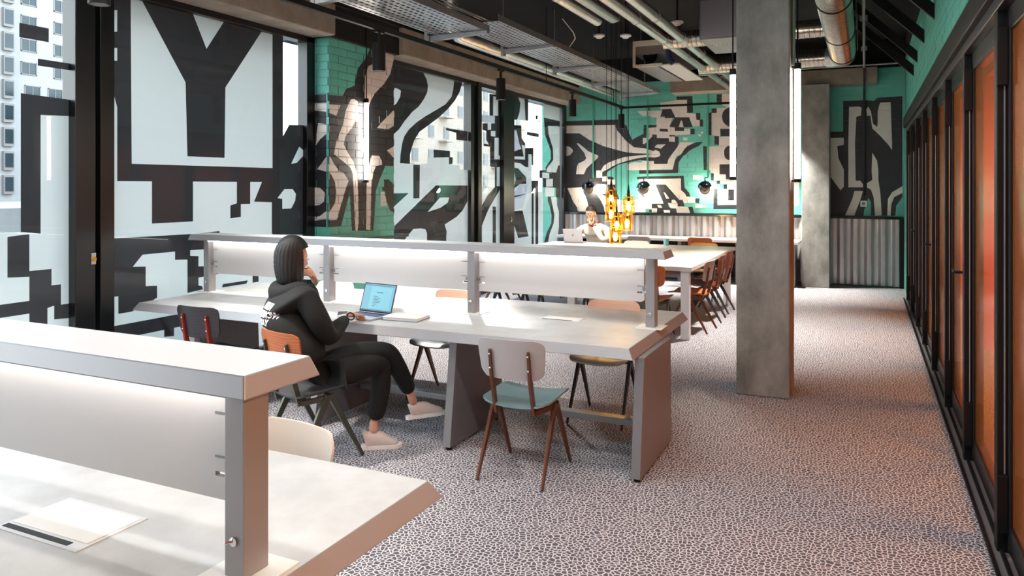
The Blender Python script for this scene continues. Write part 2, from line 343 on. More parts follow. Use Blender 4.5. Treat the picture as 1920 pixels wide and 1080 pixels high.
# ------------------------------------------------------------------ painted areas: (a, z) outlines on real planes
MURAL = {
"A": """W 3.45,2.16 3.69,2.17 3.69,0.75 3.59,0.78 3.52,0.93 3.52,1.05 3.37,1.05 3.37,1.31 3.31,1.31 3.31,1.33 3.45,1.32
W 3.16,1.33 3.31,1.33 3.31,1.31 3.22,1.3 3.22,1.02 3.37,1.01 3.37,0.84 3.16,0.84
K 3.3,2.79 3.51,2.79 3.51,2.69 3.3,2.69
K 3.43,2.56 3.69,2.56 3.69,2.51 3.43,2.51
K 3.31,2.3 3.69,2.29 3.69,2.17 3.45,2.16 3.45,1.31 3.31,1.33
K 3.22,1.3 3.37,1.31 3.37,1.05 3.53,1.05 3.53,0.93 3.6,0.93 3.6,0.78 3.69,0.78 3.69,0.67 3.55,0.68 3.55,0.78 3.5,0.77 3.5,0.59 3.37,0.62 3.37,0.75 3.16,0.75 3.16,0.84 3.37,0.84 3.37,1.01 3.22,1.02
W 3.5,0.77 3.55,0.78 3.55,0.68 3.69,0.67 3.69,0.51 3.5,0.55
W 3.16,0.75 3.37,0.75 3.37,0.62 3.16,0.65""",
"B": """W 3.99,1.69 6.02,1.7 6.22,1.48 6.22,0.08 3.99,0.08
K 3.99,3.12 4.06,3.12 4.06,2.52 3.99,2.51
W 3.99,3.02 4.06,3.04 4.06,2.87 3.99,2.85
W 3.99,2.73 4.06,2.74 4.06,2.64 3.99,2.63
K 3.99,2.51 4.06,2.27 4.06,2.52
W 3.99,2.51 4.06,2.27 4.06,1.68 3.99,1.68
K 4.06,3.17 5.93,3.17 5.93,1.69 4.06,1.69
W 4.18,3.17 4.31,3.17 5.78,3.17 5.78,1.83 4.19,1.83
K 4.28,3.17 4.8,3.17 4.8,3.16 4.95,2.88 5.15,3.16 5.19,3.17 5.63,3.17 5.63,3.16 5.17,2.56 5.16,1.91 4.74,1.91 4.72,2.55
K 6.02,2.28 6.25,2.29 6.25,1.69 5.93,1.69 5.93,2.16
W 6.25,2.02 6.17,2.06 6.05,1.88 6.13,1.89 6.25,1.98
K 4.38,1.69 4.8,1.69 4.8,1.34 4.38,1.34
K 5.31,1.7 5.48,1.7 5.48,1.48 5.36,1.48 5.36,1.36 5.23,1.35 5.23,1.47 5.31,1.49
K 5.64,1.7 6.25,1.7 6.25,1.15 5.77,1.18 5.77,1.49 5.53,1.5
W 5.85,1.53 5.95,1.62 6.07,1.62 6.12,1.57 6.11,1.5 6.05,1.42 5.92,1.42 5.92,1.52
W 6.03,1.16 6.2,1.27 6.25,1.32 6.25,1.14
K 3.99,1.24 4.85,1.23 5.1,1.24 5.1,1.08 4.77,1.09 4.77,1.04 4.86,1.03 4.86,0.94 5.1,0.92 5.1,0.85 4.86,0.84 4.86,0.77 4.9,0.76 4.91,0.73 4.74,0.72 4.74,1.01 4.61,1.02 4.61,1.09 4.29,1.09 4.2,1 4.32,0.99 4.32,0.83 4.43,0.82 4.43,0.72 4.29,0.67 4.19,0.64 4.07,0.64 4.07,0.78 3.99,0.78
K 5.11,0.87 5.3,0.85 5.11,0.85
K 5.14,0.75 5.45,0.75 5.43,0.72 5.13,0.72
K 5.51,0.81 5.59,0.8 5.59,0.72 5.51,0.72
K 5.78,1.38 6.24,1.36 6.24,1.39 6.24,1.14 5.78,1.17
K 3.99,0.55 4.62,0.55 5,0.55 5.49,0.54 5.49,0.43 4.65,0.44 4.6,0.44 4.6,0.37 4.5,0.38 4.5,0.44 4.28,0.44 3.99,0.44""",
"C": """W 7.89,3.17 8.62,3.17 9.44,3.17 9.41,3.03 9.36,2.92 9.19,2.8 8.97,2.71 8.69,2.6 8.46,2.5 8.25,2.38 8.15,2.29 8.1,2.2 8.06,2.05 8.05,1.93 7.89,1.93
K 7.73,3.17 7.89,3.17 8.6,3.17 8.69,3.09 8.72,3.01 8.71,2.92 8.62,2.81 8.49,2.7 8.34,2.62 8.15,2.48 8.03,2.37 7.89,2.29 7.73,2.18
W 7.81,2.88 7.89,2.88 8.01,2.88 8.07,2.86 8.05,2.78 7.97,2.69 7.89,2.65 7.81,2.61
K 9.44,3.16 9.68,3.16 9.6,3.02 9.46,2.88 9.26,2.74 9.01,2.6 8.73,2.47 8.51,2.37 8.38,2.25 8.32,2.14 8.28,2.06 8.28,1.94 8.05,1.94 8.06,2.05 8.1,2.2 8.15,2.29 8.25,2.38 8.46,2.5 8.69,2.6 8.97,2.71 9.19,2.8 9.36,2.92 9.41,3.03
K 9.21,2.47 9.84,2.46 9.84,2.32 9.5,2.32 9.5,2.42 9.21,2.44
K 8.87,2.15 9.32,2.15 9.32,2.06 8.87,2.04
K 9.29,2.06 9.4,2.06 9.39,1.97 9.29,1.96
W 7.73,1.92 8.71,1.95 8.71,2.03 9.29,2.06 9.29,1.96 9.6,1.95 9.6,1.89 9.84,1.89 9.84,1.66 8.93,1.66 7.89,1.14 7.73,1.12
K 8.36,1.93 8.52,1.93 8.51,1.49 8.36,1.49
K 7.73,1.56 8.25,1.56 7.89,1.38 7.73,1.34
K 8.93,1.66 9.84,1.66 9.84,1.4 9.7,1.3 9.52,1.21 9.17,1.11 9.22,1.04 9.21,0.67 8.69,0.71 8.7,1.01 8.66,1.07 8.55,1.09 8.36,1.09 7.97,0.77 7.73,0.79 7.73,1.12 7.89,1.13
W 8.71,1.3 9.04,1.49 9.3,1.49 9.26,1.42 9.06,1.35
W 9.84,1.43 9.84,0.61 9.16,0.67 9.24,0.99 9.17,1.11 9.52,1.21 9.7,1.3
W 7.97,0.77 8.18,0.98 8.36,1.09 8.55,1.09 8.66,1.07 8.7,1.01 8.69,0.71""",
"D": """K 10.56,3.1 10.93,3.12 10.93,1.99 10.58,1.98 10.58,2.27 10.45,2.37 10.45,2.51 10.32,2.52 10.32,2.62 10.75,2.65 10.75,2.77 10.56,2.76
W 10.69,3.08 10.87,3.07 10.87,2.78 10.69,2.77
H 10.2,2.74 10.75,2.77 10.75,2.65 10.2,2.63
W 10.5,2.63 10.62,2.64 10.62,2.54 10.5,2.53
W 10.61,2.52 10.77,2.53 10.77,2.44 10.61,2.44
W 10.74,2.42 10.89,2.43 10.89,2.14 10.93,2.14 10.93,2.08 10.73,2.08
K 10.36,2.31 10.58,2.3 10.58,2.27 10.36,2.27
K 10.58,2.06 10.93,2.08 10.93,0.69 10.65,0.71 10.65,1.56 10.75,1.59 10.75,1.95 10.58,1.96
W 10.82,1.95 10.93,1.96 10.93,1.65 10.82,1.65
W 10.2,1.64 10.75,1.64 10.51,1.52 10.4,1.43 10.23,1.3 10.2,1.28
K 10.75,1.63 10.51,1.52 10.4,1.43 10.23,1.28 10.51,1.27 10.75,1.36
K 10.2,1.28 10.51,1.27 10.23,0.96 10.2,0.93
W 10.51,1.27 10.58,1.33 10.93,1.59 10.93,1.63 10.93,0.53 10.79,0.55 10.79,1.32 10.67,1.33 10.67,0.56 10.2,0.6 10.2,0.93 10.23,0.96""",
"E": """K 11.38,3.17 11.64,3.17 11.73,3.07 11.7,2.92 11.6,2.78 11.38,2.75
W 11.64,3.17 11.9,3.17 11.93,3.08 11.95,2.79 11.6,2.78 11.7,2.92 11.73,3.07
K 11.9,3.17 12.07,3.17 12.06,2.79 11.95,2.79
K 12.38,2.92 12.49,2.92 12.48,2.85 12.39,2.85
K 12.51,2.84 12.56,2.84 12.56,2.8 12.51,2.8
K 12,2.6 12.54,2.6 12.53,2.53 12,2.54
W 12.77,3.17 13.56,3.17 13.56,2.91 12.77,2.91
W 12.98,2.77 13.56,2.79 13.56,2.05 12.94,2.04 13.15,2.07 13.23,2.19 13.21,2.37 13,2.61
K 12.77,2.91 13.56,2.9 13.58,2.81 12.96,2.77 13,2.61 13.21,2.37 13.23,2.19 13.15,2.07 12.94,2.04 13.11,2.16 13.11,2.31 12.82,2.6
K 11.38,2.67 11.77,2.69 11.78,2.47 11.93,2.39 11.93,2.31 12.29,2.33 12.29,2.02 11.38,2
H 11.41,2.61 11.57,2.59 11.64,2.47 11.68,2.38 11.77,2.29 11.45,2.23 11.38,2.27
W 11.38,2.27 11.45,2.15 11.87,2.16 11.78,2.36 11.93,2.35 11.92,2.11 11.38,2.1
W 12.07,2.21 12.21,2.21 12.22,2 12.07,2
W 11.38,2.09 12.22,2.11 12.22,0.44 11.38,0.5
K 11.38,2.09 12.07,2.11 12.07,1.98 11.95,1.98 11.73,2.04 11.38,2.05
K 11.38,1.97 11.64,1.95 11.98,1.8 11.98,1.69 11.7,1.68 11.51,1.62 11.45,1.58 11.54,1.76 11.49,1.88
H 11.7,1.68 12.03,1.68 11.98,1.53 11.9,1.36 11.82,1.28 11.38,1.24 11.38,1.48
K 11.38,1.48 11.97,1.52 11.77,1.49 11.41,1.45
K 11.38,1.23 11.82,1.23 12.08,0.77 11.64,0.77 11.38,1.14
K 12.21,1.75 12.51,1.75 12.51,0.41 12.21,0.44
W 12.3,1.62 12.38,1.62 12.38,0.42 12.3,0.43
W 12.51,1.55 12.73,1.55 12.73,0.39 12.51,0.41
K 12.56,1.94 13.25,1.95 13.58,2.06 13.58,1.42 13.35,1.44 13.37,1.62 12.73,1.63 12.73,1.79 12.56,1.8
W 13.23,2.16 13.56,2.17 13.45,2 13.37,1.91 12.9,1.91 12.92,2 13.05,2.06 13.17,2.14
K 13.17,2.16 13.25,2.16 12.94,1.99 12.88,1.94 12.84,1.99 12.94,2.06
W 12.69,1.9 13.03,1.89 13.03,1.79 12.69,1.8
W 12.88,1.78 13.21,1.79 13.21,1.64 12.88,1.64
W 12.84,1.63 13.29,1.62 13.29,1.46 12.84,1.46
W 13.11,1.44 13.39,1.44 13.41,1.3 13.52,1.16 13.52,0.86 13.37,0.49 12.92,0.52 13.05,0.75 13.25,0.95 13.29,1.1 13.21,1.25
K 12.96,1.46 13.11,1.44 13.21,1.25 13.29,1.1 13.25,0.95 13.05,0.75 12.92,0.52 12.73,0.54 12.9,0.79 13.13,0.95 13.15,1.1 13.07,1.25 12.96,1.37""",
"F": """K 6.35,2.61 6.58,2.62 6.63,2.7 6.79,2.76 6.84,2.95 6.97,3.07 7.12,3.27 7.23,3.32 7.57,3.33 7.57,2.26 7.56,1.89 7.38,1.89 7.27,1.74 7.19,1.6 7.14,1.14 6.74,1.16 6.7,1.58 6.55,1.22 6.35,1.22
W 7.12,3.04 7.23,3.15 7.37,3.28 7.56,3.29 7.55,3.16 7.47,2.97 7.35,2.85 7.16,2.71 7.08,2.61 7.04,2.53 7.01,2.61 6.97,2.62 6.98,2.89 7.04,3.01
W 6.72,2.6 6.78,2.61 6.84,2.59 6.86,2.43 6.93,2.24 6.97,2.03 6.93,2.03 6.88,2.15 6.86,2.3 6.86,2.37 6.79,2.36 6.73,2.27 6.73,2.29 6.62,2.18 6.6,2.1 6.66,2.02 6.77,1.92 6.83,1.8 6.85,1.6 6.86,1.24 6.84,1.15 6.8,1.16 6.77,1.62 6.75,1.8 6.7,1.86 6.58,1.92 6.43,1.99 6.47,2.12 6.56,2.28 6.58,2.3 6.63,2.47 6.7,2.57
W 7.1,2 7.25,2 7.3,1.95 7.31,1.9 7.19,1.88 7.14,1.81 7.1,1.67 7.08,1.15 7,1.16 7.01,1.67 7.05,1.87
W 7.57,2.57 7.43,2.48 7.31,2.4 7.21,2.32 7.43,2.32 7.57,2.38
W 6.35,2.51 6.54,2.52 6.47,2.4 6.35,2.42
W 6.35,2.3 6.36,2.28 6.36,2.22 6.35,2.21
W 6.35,1.95 6.35,1.98 6.42,1.9 6.52,1.81 6.59,1.8 6.68,1.71 6.61,1.58 6.48,1.29 6.35,1.29 6.35,1.34 6.36,1.38 6.45,1.47 6.47,1.58 6.45,1.69 6.4,1.76 6.35,1.8
K 7.35,1.73 7.45,1.73 7.56,1.66 7.56,1.33 7.47,1.36 7.4,1.48 7.36,1.59 7.31,1.6 7.31,1.64 7.35,1.64
W 7.28,1.58 7.36,1.58 7.41,1.42 7.28,1.42
W 7.41,2.07 7.56,2.13 7.56,1.98""",
"S": """K -5.34,2.62 -5.14,2.62 -5.14,2.53 -5.34,2.53
W -5.34,2.53 -5.14,2.52 -5.14,2.44 -5.34,2.46
K -5.34,2.45 -5.28,2.45 -5.14,2.43 -5.14,2.19 -5.14,1.22 -5.34,1.22
W -5.25,2.32 -5.14,2.3 -5.14,2.2 -5.23,2.14 -5.28,2.08 -5.27,2.2
W -5.26,1.83 -5.14,1.96 -5.14,1.8
W -5.34,1.64 -5.22,1.63 -5.16,1.58 -5.17,1.49 -5.23,1.45 -5.34,1.44
W -5.34,1.32 -5.23,1.33 -5.14,1.39 -5.14,1.3 -5.34,1.28""",
"W": """K -5.41,2.92 -4.21,2.91 -4.07,2.78 -4.02,2.64 -3.96,2.52 -3.85,2.58 -3.75,2.62 -3.74,2.79 -3.5,2.78 -3.5,2.54 -3.09,2.53 -3.09,2.44 -3.13,2.32 -3.21,2.24 -3.23,2.05 -3.56,2.06 -3.81,2.14 -4.22,2.06 -4.45,1.92 -4.46,1.84 -4.33,1.82 -4.31,1.64 -4.22,1.42 -4.22,1.11 -5.41,1.09
K -3.83,1.96 -3.69,1.95 -3.2,1.95 -3.16,2.12 -3.1,1.89 -3.83,1.88
W -5.36,2.83 -4.3,2.81 -4.26,2.71 -4.09,2.51 -3.93,2.38 -3.71,2.35 -3.56,2.3 -3.52,2.32 -3.45,2.29 -3.43,2.24 -3.43,2.21 -3.48,2.19 -3.54,2.18 -3.71,2.19 -3.87,2.17 -4.05,2.13 -4.22,2.08 -4.34,2.03 -4.46,1.96 -4.55,1.92 -4.57,1.96 -4.52,2.04 -4.42,2.1 -4.25,2.16 -4.1,2.2 -3.87,2.22 -3.63,2.24 -3.63,2.25 -3.93,2.27 -4.09,2.29 -4.31,2.35 -4.52,2.41 -4.83,2.55 -5.01,2.67 -5.36,2.68
W -5.36,2.44 -5.3,2.43 -5.22,2.42 -5.15,2.36 -5.15,2.31 -5.21,2.25 -5.36,2.22
W -5.07,2.48 -5.03,2.48 -4.94,2.41 -4.83,2.32 -4.64,2.24 -4.63,2.21 -4.63,2.2 -4.68,2.15 -4.77,2.08 -4.87,1.99 -4.92,1.88 -5.08,1.88 -5.06,2.03 -5.03,2.09 -4.91,2.14 -4.87,2.19 -4.89,2.23 -4.91,2.29 -4.99,2.38
W -4.67,1.95 -4.55,1.95 -4.55,1.83 -4.45,1.84 -4.44,1.78 -4.29,1.77 -4.29,1.68 -4.45,1.68 -4.45,1.74 -4.55,1.74 -4.55,1.81 -4.67,1.81
K -4.29,1.68 -4.28,1.46 -4.39,1.46 -4.46,1.51 -4.45,1.68
W -5.26,1.61 -4.94,1.63 -4.93,1.53 -4.89,1.46 -4.86,1.39 -4.82,1.23 -4.83,1.15 -5.04,1.15 -5.06,1.24 -5.14,1.35
W -4.71,1.64 -4.65,1.69 -4.45,1.68 -4.44,1.57 -4.45,1.51 -4.57,1.5 -4.49,1.46 -4.39,1.41 -4.05,1.38 -3.71,1.42 -3.71,1.16 -4.5,1.15 -4.52,1.26 -4.58,1.38 -4.67,1.51
W -4.05,2.06 -3.93,2.1 -3.71,2.09 -3.56,2.12 -3.56,1.95 -4.05,1.95
W -3.87,3.05 -3.76,3.05 -3.39,3.04 -3.43,2.93 -3.34,2.93 -3.34,2.91 -3.21,2.9 -3.26,2.74 -3.16,2.72 -3.16,2.66 -2.99,2.65 -2.99,2.69 -2.88,2.69 -2.88,2.59 -3.14,2.58 -3.16,2.55 -3.16,2.46 -3.27,2.47 -3.27,2.53 -3.49,2.54 -3.49,2.6 -3.58,2.61 -3.67,2.61 -3.67,2.73 -3.5,2.74 -3.5,2.92 -3.6,2.92 -3.61,2.95 -3.76,2.95
K -3.69,3.11 -3.63,3.1 -3.63,3.06 -3.69,3.06
K -3.38,3.08 -3.22,3.07 -3.15,2.9 -3.34,2.9 -3.35,2.93 -3.43,2.93
W -3.23,3.07 -2.94,3.06 -2.94,2.98 -2.78,2.96 -2.77,2.85 -2.71,2.84 -2.71,2.73 -2.83,2.73 -2.9,2.9 -3.15,2.91
K -3.16,2.91 -2.9,2.9 -2.84,2.72 -2.82,2.72 -2.99,2.72 -2.99,2.66 -3.16,2.66 -3.16,2.72 -3.26,2.74 -3.23,2.8
W -3.05,2.85 -3.03,2.84 -3,2.72 -3.09,2.73
K -2.78,2.97 -2.7,2.97 -2.7,2.85 -2.65,2.85 -2.65,2.72 -2.71,2.73 -2.71,2.84 -2.77,2.85
K -3.13,3.29 -2.84,3.28 -2.83,2.98 -2.94,2.98 -2.94,3.22 -3.13,3.23
W -3.43,3.19 -3.14,3.22 -2.94,3.22 -2.94,3.06 -3.43,3.07
K -3.44,2.71 -3.29,2.7 -3.29,2.65 -3.44,2.66
K -2.88,2.69 -2.8,2.69 -2.8,2.59 -2.88,2.59
K -3.26,2.59 -3.15,2.58 -3.15,2.56 -3.26,2.56
K -3.16,2.56 -3.09,2.55 -3.09,2.45 -3.16,2.45
W -3.01,2.54 -2.93,2.53 -2.93,2.48 -3.01,2.48
W -2.74,2.59 -2.69,2.59 -2.69,2.55 -2.74,2.56
W -2.69,2.63 -2.65,2.63 -2.65,2.6 -2.69,2.6
W -3.58,2.61 -3.58,2.57 -3.73,2.43 -3.76,2.44 -3.76,2.55 -3.69,2.55 -3.69,2.6
W -3.49,2.42 -3.33,2.42 -3.42,2.34 -3.54,2.37
W -3.07,2.45 -2.8,2.44 -2.93,2.38 -2.99,2.32 -3.03,2.25 -3.14,2.2 -3.16,2.12 -3.2,1.96 -3.78,1.96 -3.78,2.13 -3.55,2.11 -3.55,2.06 -3.3,2.06 -3.28,2.14 -3.22,2.23 -3.21,2.24 -3.11,2.37
K -3.55,2.11 -3.44,2.12 -3.29,2.14 -3.3,2.06 -3.55,2.06
K -2.79,2.44 -2.65,2.45 -2.72,2.38 -2.83,2.33 -2.9,2.29 -2.97,2.22 -3.01,2.2 -3.09,2.09 -3.1,1.89 -3.72,1.88 -3.72,1.95 -3.2,1.95 -3.16,2.12 -3.11,2.19 -3.05,2.22 -2.99,2.32 -2.93,2.38
K -2.41,3.29 -2.32,3.29 -2.32,3.1 -2.41,3.1
W -2.32,3.3 -1.95,3.28 -1.95,2.66 -2.35,2.68 -2.35,2.54 -2.5,2.56 -2.5,2.96 -2.41,2.96 -2.41,3.04 -2.22,3.05 -2.32,3.1
K -2.5,3.04 -2.41,3.04 -2.41,2.96 -2.5,2.96 -2.5,2.56 -2.59,2.57 -2.59,2.97 -2.5,2.97
K -1.98,2.87 -1.99,2.83 -2.01,2.79 -2.03,2.75 -2.07,2.73 -2.11,2.71 -2.15,2.71 -2.2,2.71 -2.24,2.73 -2.27,2.76 -2.3,2.8 -2.31,2.84 -2.32,2.89 -2.31,2.93 -2.3,2.97 -2.27,3.01 -2.24,3.03 -2.2,3.05 -2.15,3.05 -2.11,3.05 -2.07,3.03 -2.03,3 -2.01,2.96 -1.99,2.92
K -2.35,2.67 -1.95,2.66 -1.95,2.53 -2.34,2.54
K -2.45,2.55 -2.37,2.54 -2.37,2.39 -2.45,2.39
W -2.37,2.53 -1.95,2.53 -1.95,2.36 -2.37,2.37
K -2.65,2.37 -2.56,2.36 -2.55,1.94 -2.64,1.94
W -2.55,2.36 -1.95,2.36 -1.95,1.77 -2.25,1.76 -2.46,1.75 -2.46,1.88 -2.51,1.9 -2.52,1.94 -2.55,1.94
K -2.02,2.24 -2.02,2.2 -2.04,2.17 -2.06,2.14 -2.09,2.12 -2.12,2.11 -2.15,2.1 -2.19,2.11 -2.22,2.12 -2.25,2.14 -2.27,2.17 -2.28,2.21 -2.28,2.24 -2.28,2.28 -2.27,2.31 -2.25,2.34 -2.22,2.36 -2.19,2.37 -2.15,2.38 -2.12,2.37 -2.09,2.36 -2.06,2.33 -2.04,2.31 -2.02,2.27
K -2.36,2.04 -1.95,2.04 -1.95,1.77 -2.25,1.77 -2.25,1.86 -2.36,1.86
K -2.51,1.88 -2.46,1.88 -2.46,1.75 -2.51,1.75
W -2.35,1.75 -1.95,1.76 -1.95,1.32 -2.39,1.32 -2.39,1.6 -2.23,1.6 -2.23,1.69 -2.35,1.69
K -2.41,1.75 -2.35,1.75 -2.35,1.69 -2.41,1.69
K -2.29,1.68 -2.23,1.68 -2.23,1.6 -2.29,1.6
K -2.21,1.59 -2.11,1.59 -2.11,1.4 -2.21,1.4
K -2.46,1.6 -2.4,1.6 -2.4,1.31 -1.95,1.32 -1.95,1.25 -2.47,1.24
W -3.83,1.78 -3.05,1.79 -3.04,1.59 -2.97,1.5 -2.95,1.46 -2.79,1.45 -2.79,1.35 -2.99,1.34 -3.02,1.4 -3.08,1.4 -3.33,1.68 -3.52,1.68 -3.49,1.57 -3.4,1.41 -3.37,1.33 -3.59,1.33 -3.59,1.23 -3.71,1.23 -3.71,1.33 -3.76,1.33 -3.83,1.39
K -3.72,1.83 -3,1.84 -2.98,1.62 -2.9,1.53 -2.88,1.46 -2.95,1.46 -2.97,1.51 -3.05,1.58 -3.05,1.79 -3.68,1.78 -3.87,1.78 -3.87,1.82
K -3.89,1.63 -3.85,1.66 -3.76,1.55 -3.72,1.43 -3.76,1.46 -3.83,1.52
K -3.52,1.68 -3.33,1.68 -3.08,1.4 -3.02,1.4 -2.98,1.28 -3.11,1.28 -3.11,1.33 -3.16,1.4 -3.22,1.4 -3.22,1.34 -3.29,1.34 -3.27,1.27 -3.23,1.24 -3.14,1.24 -3.12,1.16 -3.49,1.15 -3.49,1.24 -3.59,1.24 -3.59,1.32 -3.37,1.33 -3.4,1.41
W -3.37,1.54 -3.34,1.53 -3.26,1.42 -3.32,1.42
W -3.22,1.4 -3.16,1.4 -3.11,1.33 -3.11,1.28 -2.92,1.27 -2.88,1.16 -3.12,1.16 -3.14,1.24 -3.23,1.24 -3.29,1.34 -3.22,1.34
W -3.49,1.3 -3.42,1.3 -3.39,1.25 -3.46,1.25
W -3.37,1.21 -3.25,1.21 -3.25,1.16 -3.36,1.16
W -3.59,1.24 -3.49,1.24 -3.49,1.16 -3.59,1.16
K -2.92,1.27 -2.84,1.28 -2.81,1.16 -2.88,1.16
K -2.79,1.43 -2.71,1.43 -2.72,1.34 -2.79,1.35
W -2.79,1.32 -2.66,1.33 -2.66,1.26 -2.79,1.26
H -2.66,1.31 -2.6,1.32 -2.6,1.26 -2.66,1.26
K -3.64,1.21 -3.59,1.21 -3.59,1.17 -3.64,1.17
W -2.83,1.85 -2.65,1.84 -2.66,1.77 -2.83,1.77
W -1.11,2.83 -1.03,2.83 -1.03,1.32 -1.11,1.32
K -0.34,3.07 0.01,3.07 0.12,3.05 0.17,3.1 0.54,3.11 0.54,2.42 0.54,1.17 -0.63,1.15 -0.62,2.57 -0.34,2.56
W -0.62,2.46 -0.33,2.46 -0.33,2.34 -0.43,2.32 -0.41,2.11 -0.33,1.93 -0.33,1.64 -0.38,1.58 -0.53,1.8 -0.63,1.88
W -0.25,2.97 -0.1,2.97 -0.06,2.95 -0.07,2.82 -0.14,2.8 -0.16,2.35 -0.15,1.74 -0.08,1.74 -0.04,1.68 -0.04,1.63 -0.26,1.63 -0.26,2.44 -0.26,2.38
W 0.22,3.02 0.37,3.02 0.39,2.34 0.39,2.24 0.27,2.43 0.32,2.34 0.23,2.46 0.1,2.6 0.07,2.81 0.02,2.81 0.01,2.92 0.04,2.96 0.08,2.88 0.11,2.68 0.17,2.62 0.18,2.68 0.18,2.88 0.2,2.97
W 0.1,2.2 0.17,2.07 0.19,1.91 0.19,1.75 0.22,1.52 0.24,1.17 0.14,1.16 0.12,1.46 0.08,1.59 0.02,1.63 0.02,1.7 0.1,1.75 0.09,1.91
W -0.17,1.57 -0.04,1.57 -0.07,1.45 -0.17,1.16 -0.31,1.16 -0.2,1.44
W 0.32,1.17 0.33,1.44 0.39,1.55 0.54,1.65 0.54,1.54 0.42,1.47 0.38,1.35 0.37,1.17
T 0.44,1.17 0.45,1.33 0.54,1.47 0.54,1.17
T -0.03,1.16 -0.02,1.26 0.04,1.46 0.08,1.39 0.08,1.16""",
}

def layers(key):
    res = []
    for line in MURAL[key].strip().splitlines():
        t = line.split(); res.append((t[0], [tuple(map(float, q.split(','))) for q in t[1:]]))
    return res

def resolve(polys, rect=None, base=None):
    """flat, non-overlapping triangles [(colour, tri)] with the last outline on top"""
    verts = []; faces = []; cols = []
    if rect:
        a0, a1, z0, z1 = rect
        faces.append([0, 1, 2, 3]); verts += [(a0, z0), (a1, z0), (a1, z1), (a0, z1)]; cols.append(base)
    for c, pts in polys:
        b = len(verts); verts += pts; faces.append(list(range(b, b + len(pts)))); cols.append(c)
    fixed = []
    for f in faces:
        area = sum(verts[f[i]][0] * verts[f[(i + 1) % len(f)]][1] - verts[f[(i + 1) % len(f)]][0] * verts[f[i]][1] for i in range(len(f)))
        fixed.append(f if area > 0 else f[::-1])
    vo, eo, fo, ov, oe, of = geometry.delaunay_2d_cdt([Vector(v) for v in verts], [], fixed, 1, 1e-5)
    res = []
    for f, src in zip(fo, of):
        if not src: continue
        c = cols[max(src)]
        if c is None: continue
        res.append((c, [tuple(vo[i]) for i in f]))
    return res

def clip(tri, a0, a1, z0, z1):
    p = tri
    for ax, val, sgn in ((0, a0, 1), (0, a1, -1), (1, z0, 1), (1, z1, -1)):
        q = []
        for i in range(len(p)):
            A = p[i]; B = p[(i + 1) % len(p)]
            da = (A[ax] - val) * sgn; db = (B[ax] - val) * sgn
            if da >= 0: q.append(A)
            if da * db < 0:
                t = da / (da - db); q.append((A[0] + (B[0] - A[0]) * t, A[1] + (B[1] - A[1]) * t))
        p = q
        if len(p) < 3: return None
    return p

PAINT = {'K': M['kpaint'], 'W': M['wpaint'], 'H': M['hpaint'], 'T': M['teal']}
def brick_wall(parent, mp, rect, tris, sgn, L=0.30, H=0.083, keep=300, order=None, proud=0.009, holes=()):
    """mp(a, z, d) -> world point; d is how far the face stands proud of the joint plane. Nearest `keep` bricks are parts, the rest one part."""
    a0, a1, z0, z1 = rect
    # joint plane
    mb = MB()
    for c in ('K', 'W', 'H', 'T'): mb.mat(PAINT[c])
    for c, t in tris:
        q = clip(t, a0, a1, z0, z1)
        if q: mb.mat(PAINT[c]); mb.add([mp(a, z, 0.0) for a, z in q], [tuple(range(len(q)))])
    mb.build('painted_joints', None, parent)
    tb = [(c, t, min(p[0] for p in t), max(p[0] for p in t), min(p[1] for p in t), max(p[1] for p in t)) for c, t in tris]
    cells = []
    r = 0; z = z0
    while z < z1 - 0.02:
        zt = min(z + H, z1); a = a0 - (L / 2 if r % 2 else 0)
        while a < a1 - 0.01:
            b0, b1 = max(a, a0), min(a + L, a1)
            if b1 - b0 > 0.03: cells.append((b0 + 0.003, b1 - 0.003, z + 0.0035, zt - 0.0035))
            a += L
        z += H; r += 1
    if order: cells.sort(key=order)
    rest = MB()
    for c in ('K', 'W', 'H', 'T'): rest.mat(PAINT[c])
    for i, (b0, b1, c0, c1) in enumerate(cells):
        d = proud + random.uniform(-0.0015, 0.0015)
        mb = MB() if i < keep else rest
        side = None; best = 0
        for c, t, ta0, ta1, tz0, tz1 in tb:
            if ta1 <= b0 or ta0 >= b1 or tz1 <= c0 or tz0 >= c1: continue
            q = clip(t, b0, b1, c0, c1)
            if not q: continue
            ar = abs(sum(q[k][0] * q[(k + 1) % len(q)][1] - q[(k + 1) % len(q)][0] * q[k][1] for k in range(len(q)))) / 2
            if ar < 1e-7: continue
            if ar > best: best = ar; side = c
            mb.mat(PAINT[c]); mb.add([mp(a, zz, d) for a, zz in q], [tuple(range(len(q)))])
        if side is None: continue
        mb.mat(PAINT[side])
        F = [mp(b0, c0, d), mp(b1, c0, d), mp(b1, c1, d), mp(b0, c1, d)]; B = [mp(b0, c0, 0), mp(b1, c0, 0), mp(b1, c1, 0), mp(b0, c1, 0)]
        mb.add(F + B, [(0, 1, 5, 4), (1, 2, 6, 5), (2, 3, 7, 6), (3, 0, 4, 7)])
        if i < keep: mb.build('brick', None, parent)
    if len(cells) > keep:
        o = rest.build('bricks', None, parent); o['kind'] = 'stuff'

# ================================================================== SETTING
tag(box('floor', -5.6, 0.75, -3.0, 14.0, -0.12, 0.0, M['carpet']), 'leopard spotted grey carpet floor', kind='structure')
tag(box('ceiling', -5.8, 3.9, -3.0, 14.2, 4.05, 4.2, M['ceil']), 'black painted ceiling', kind='structure')

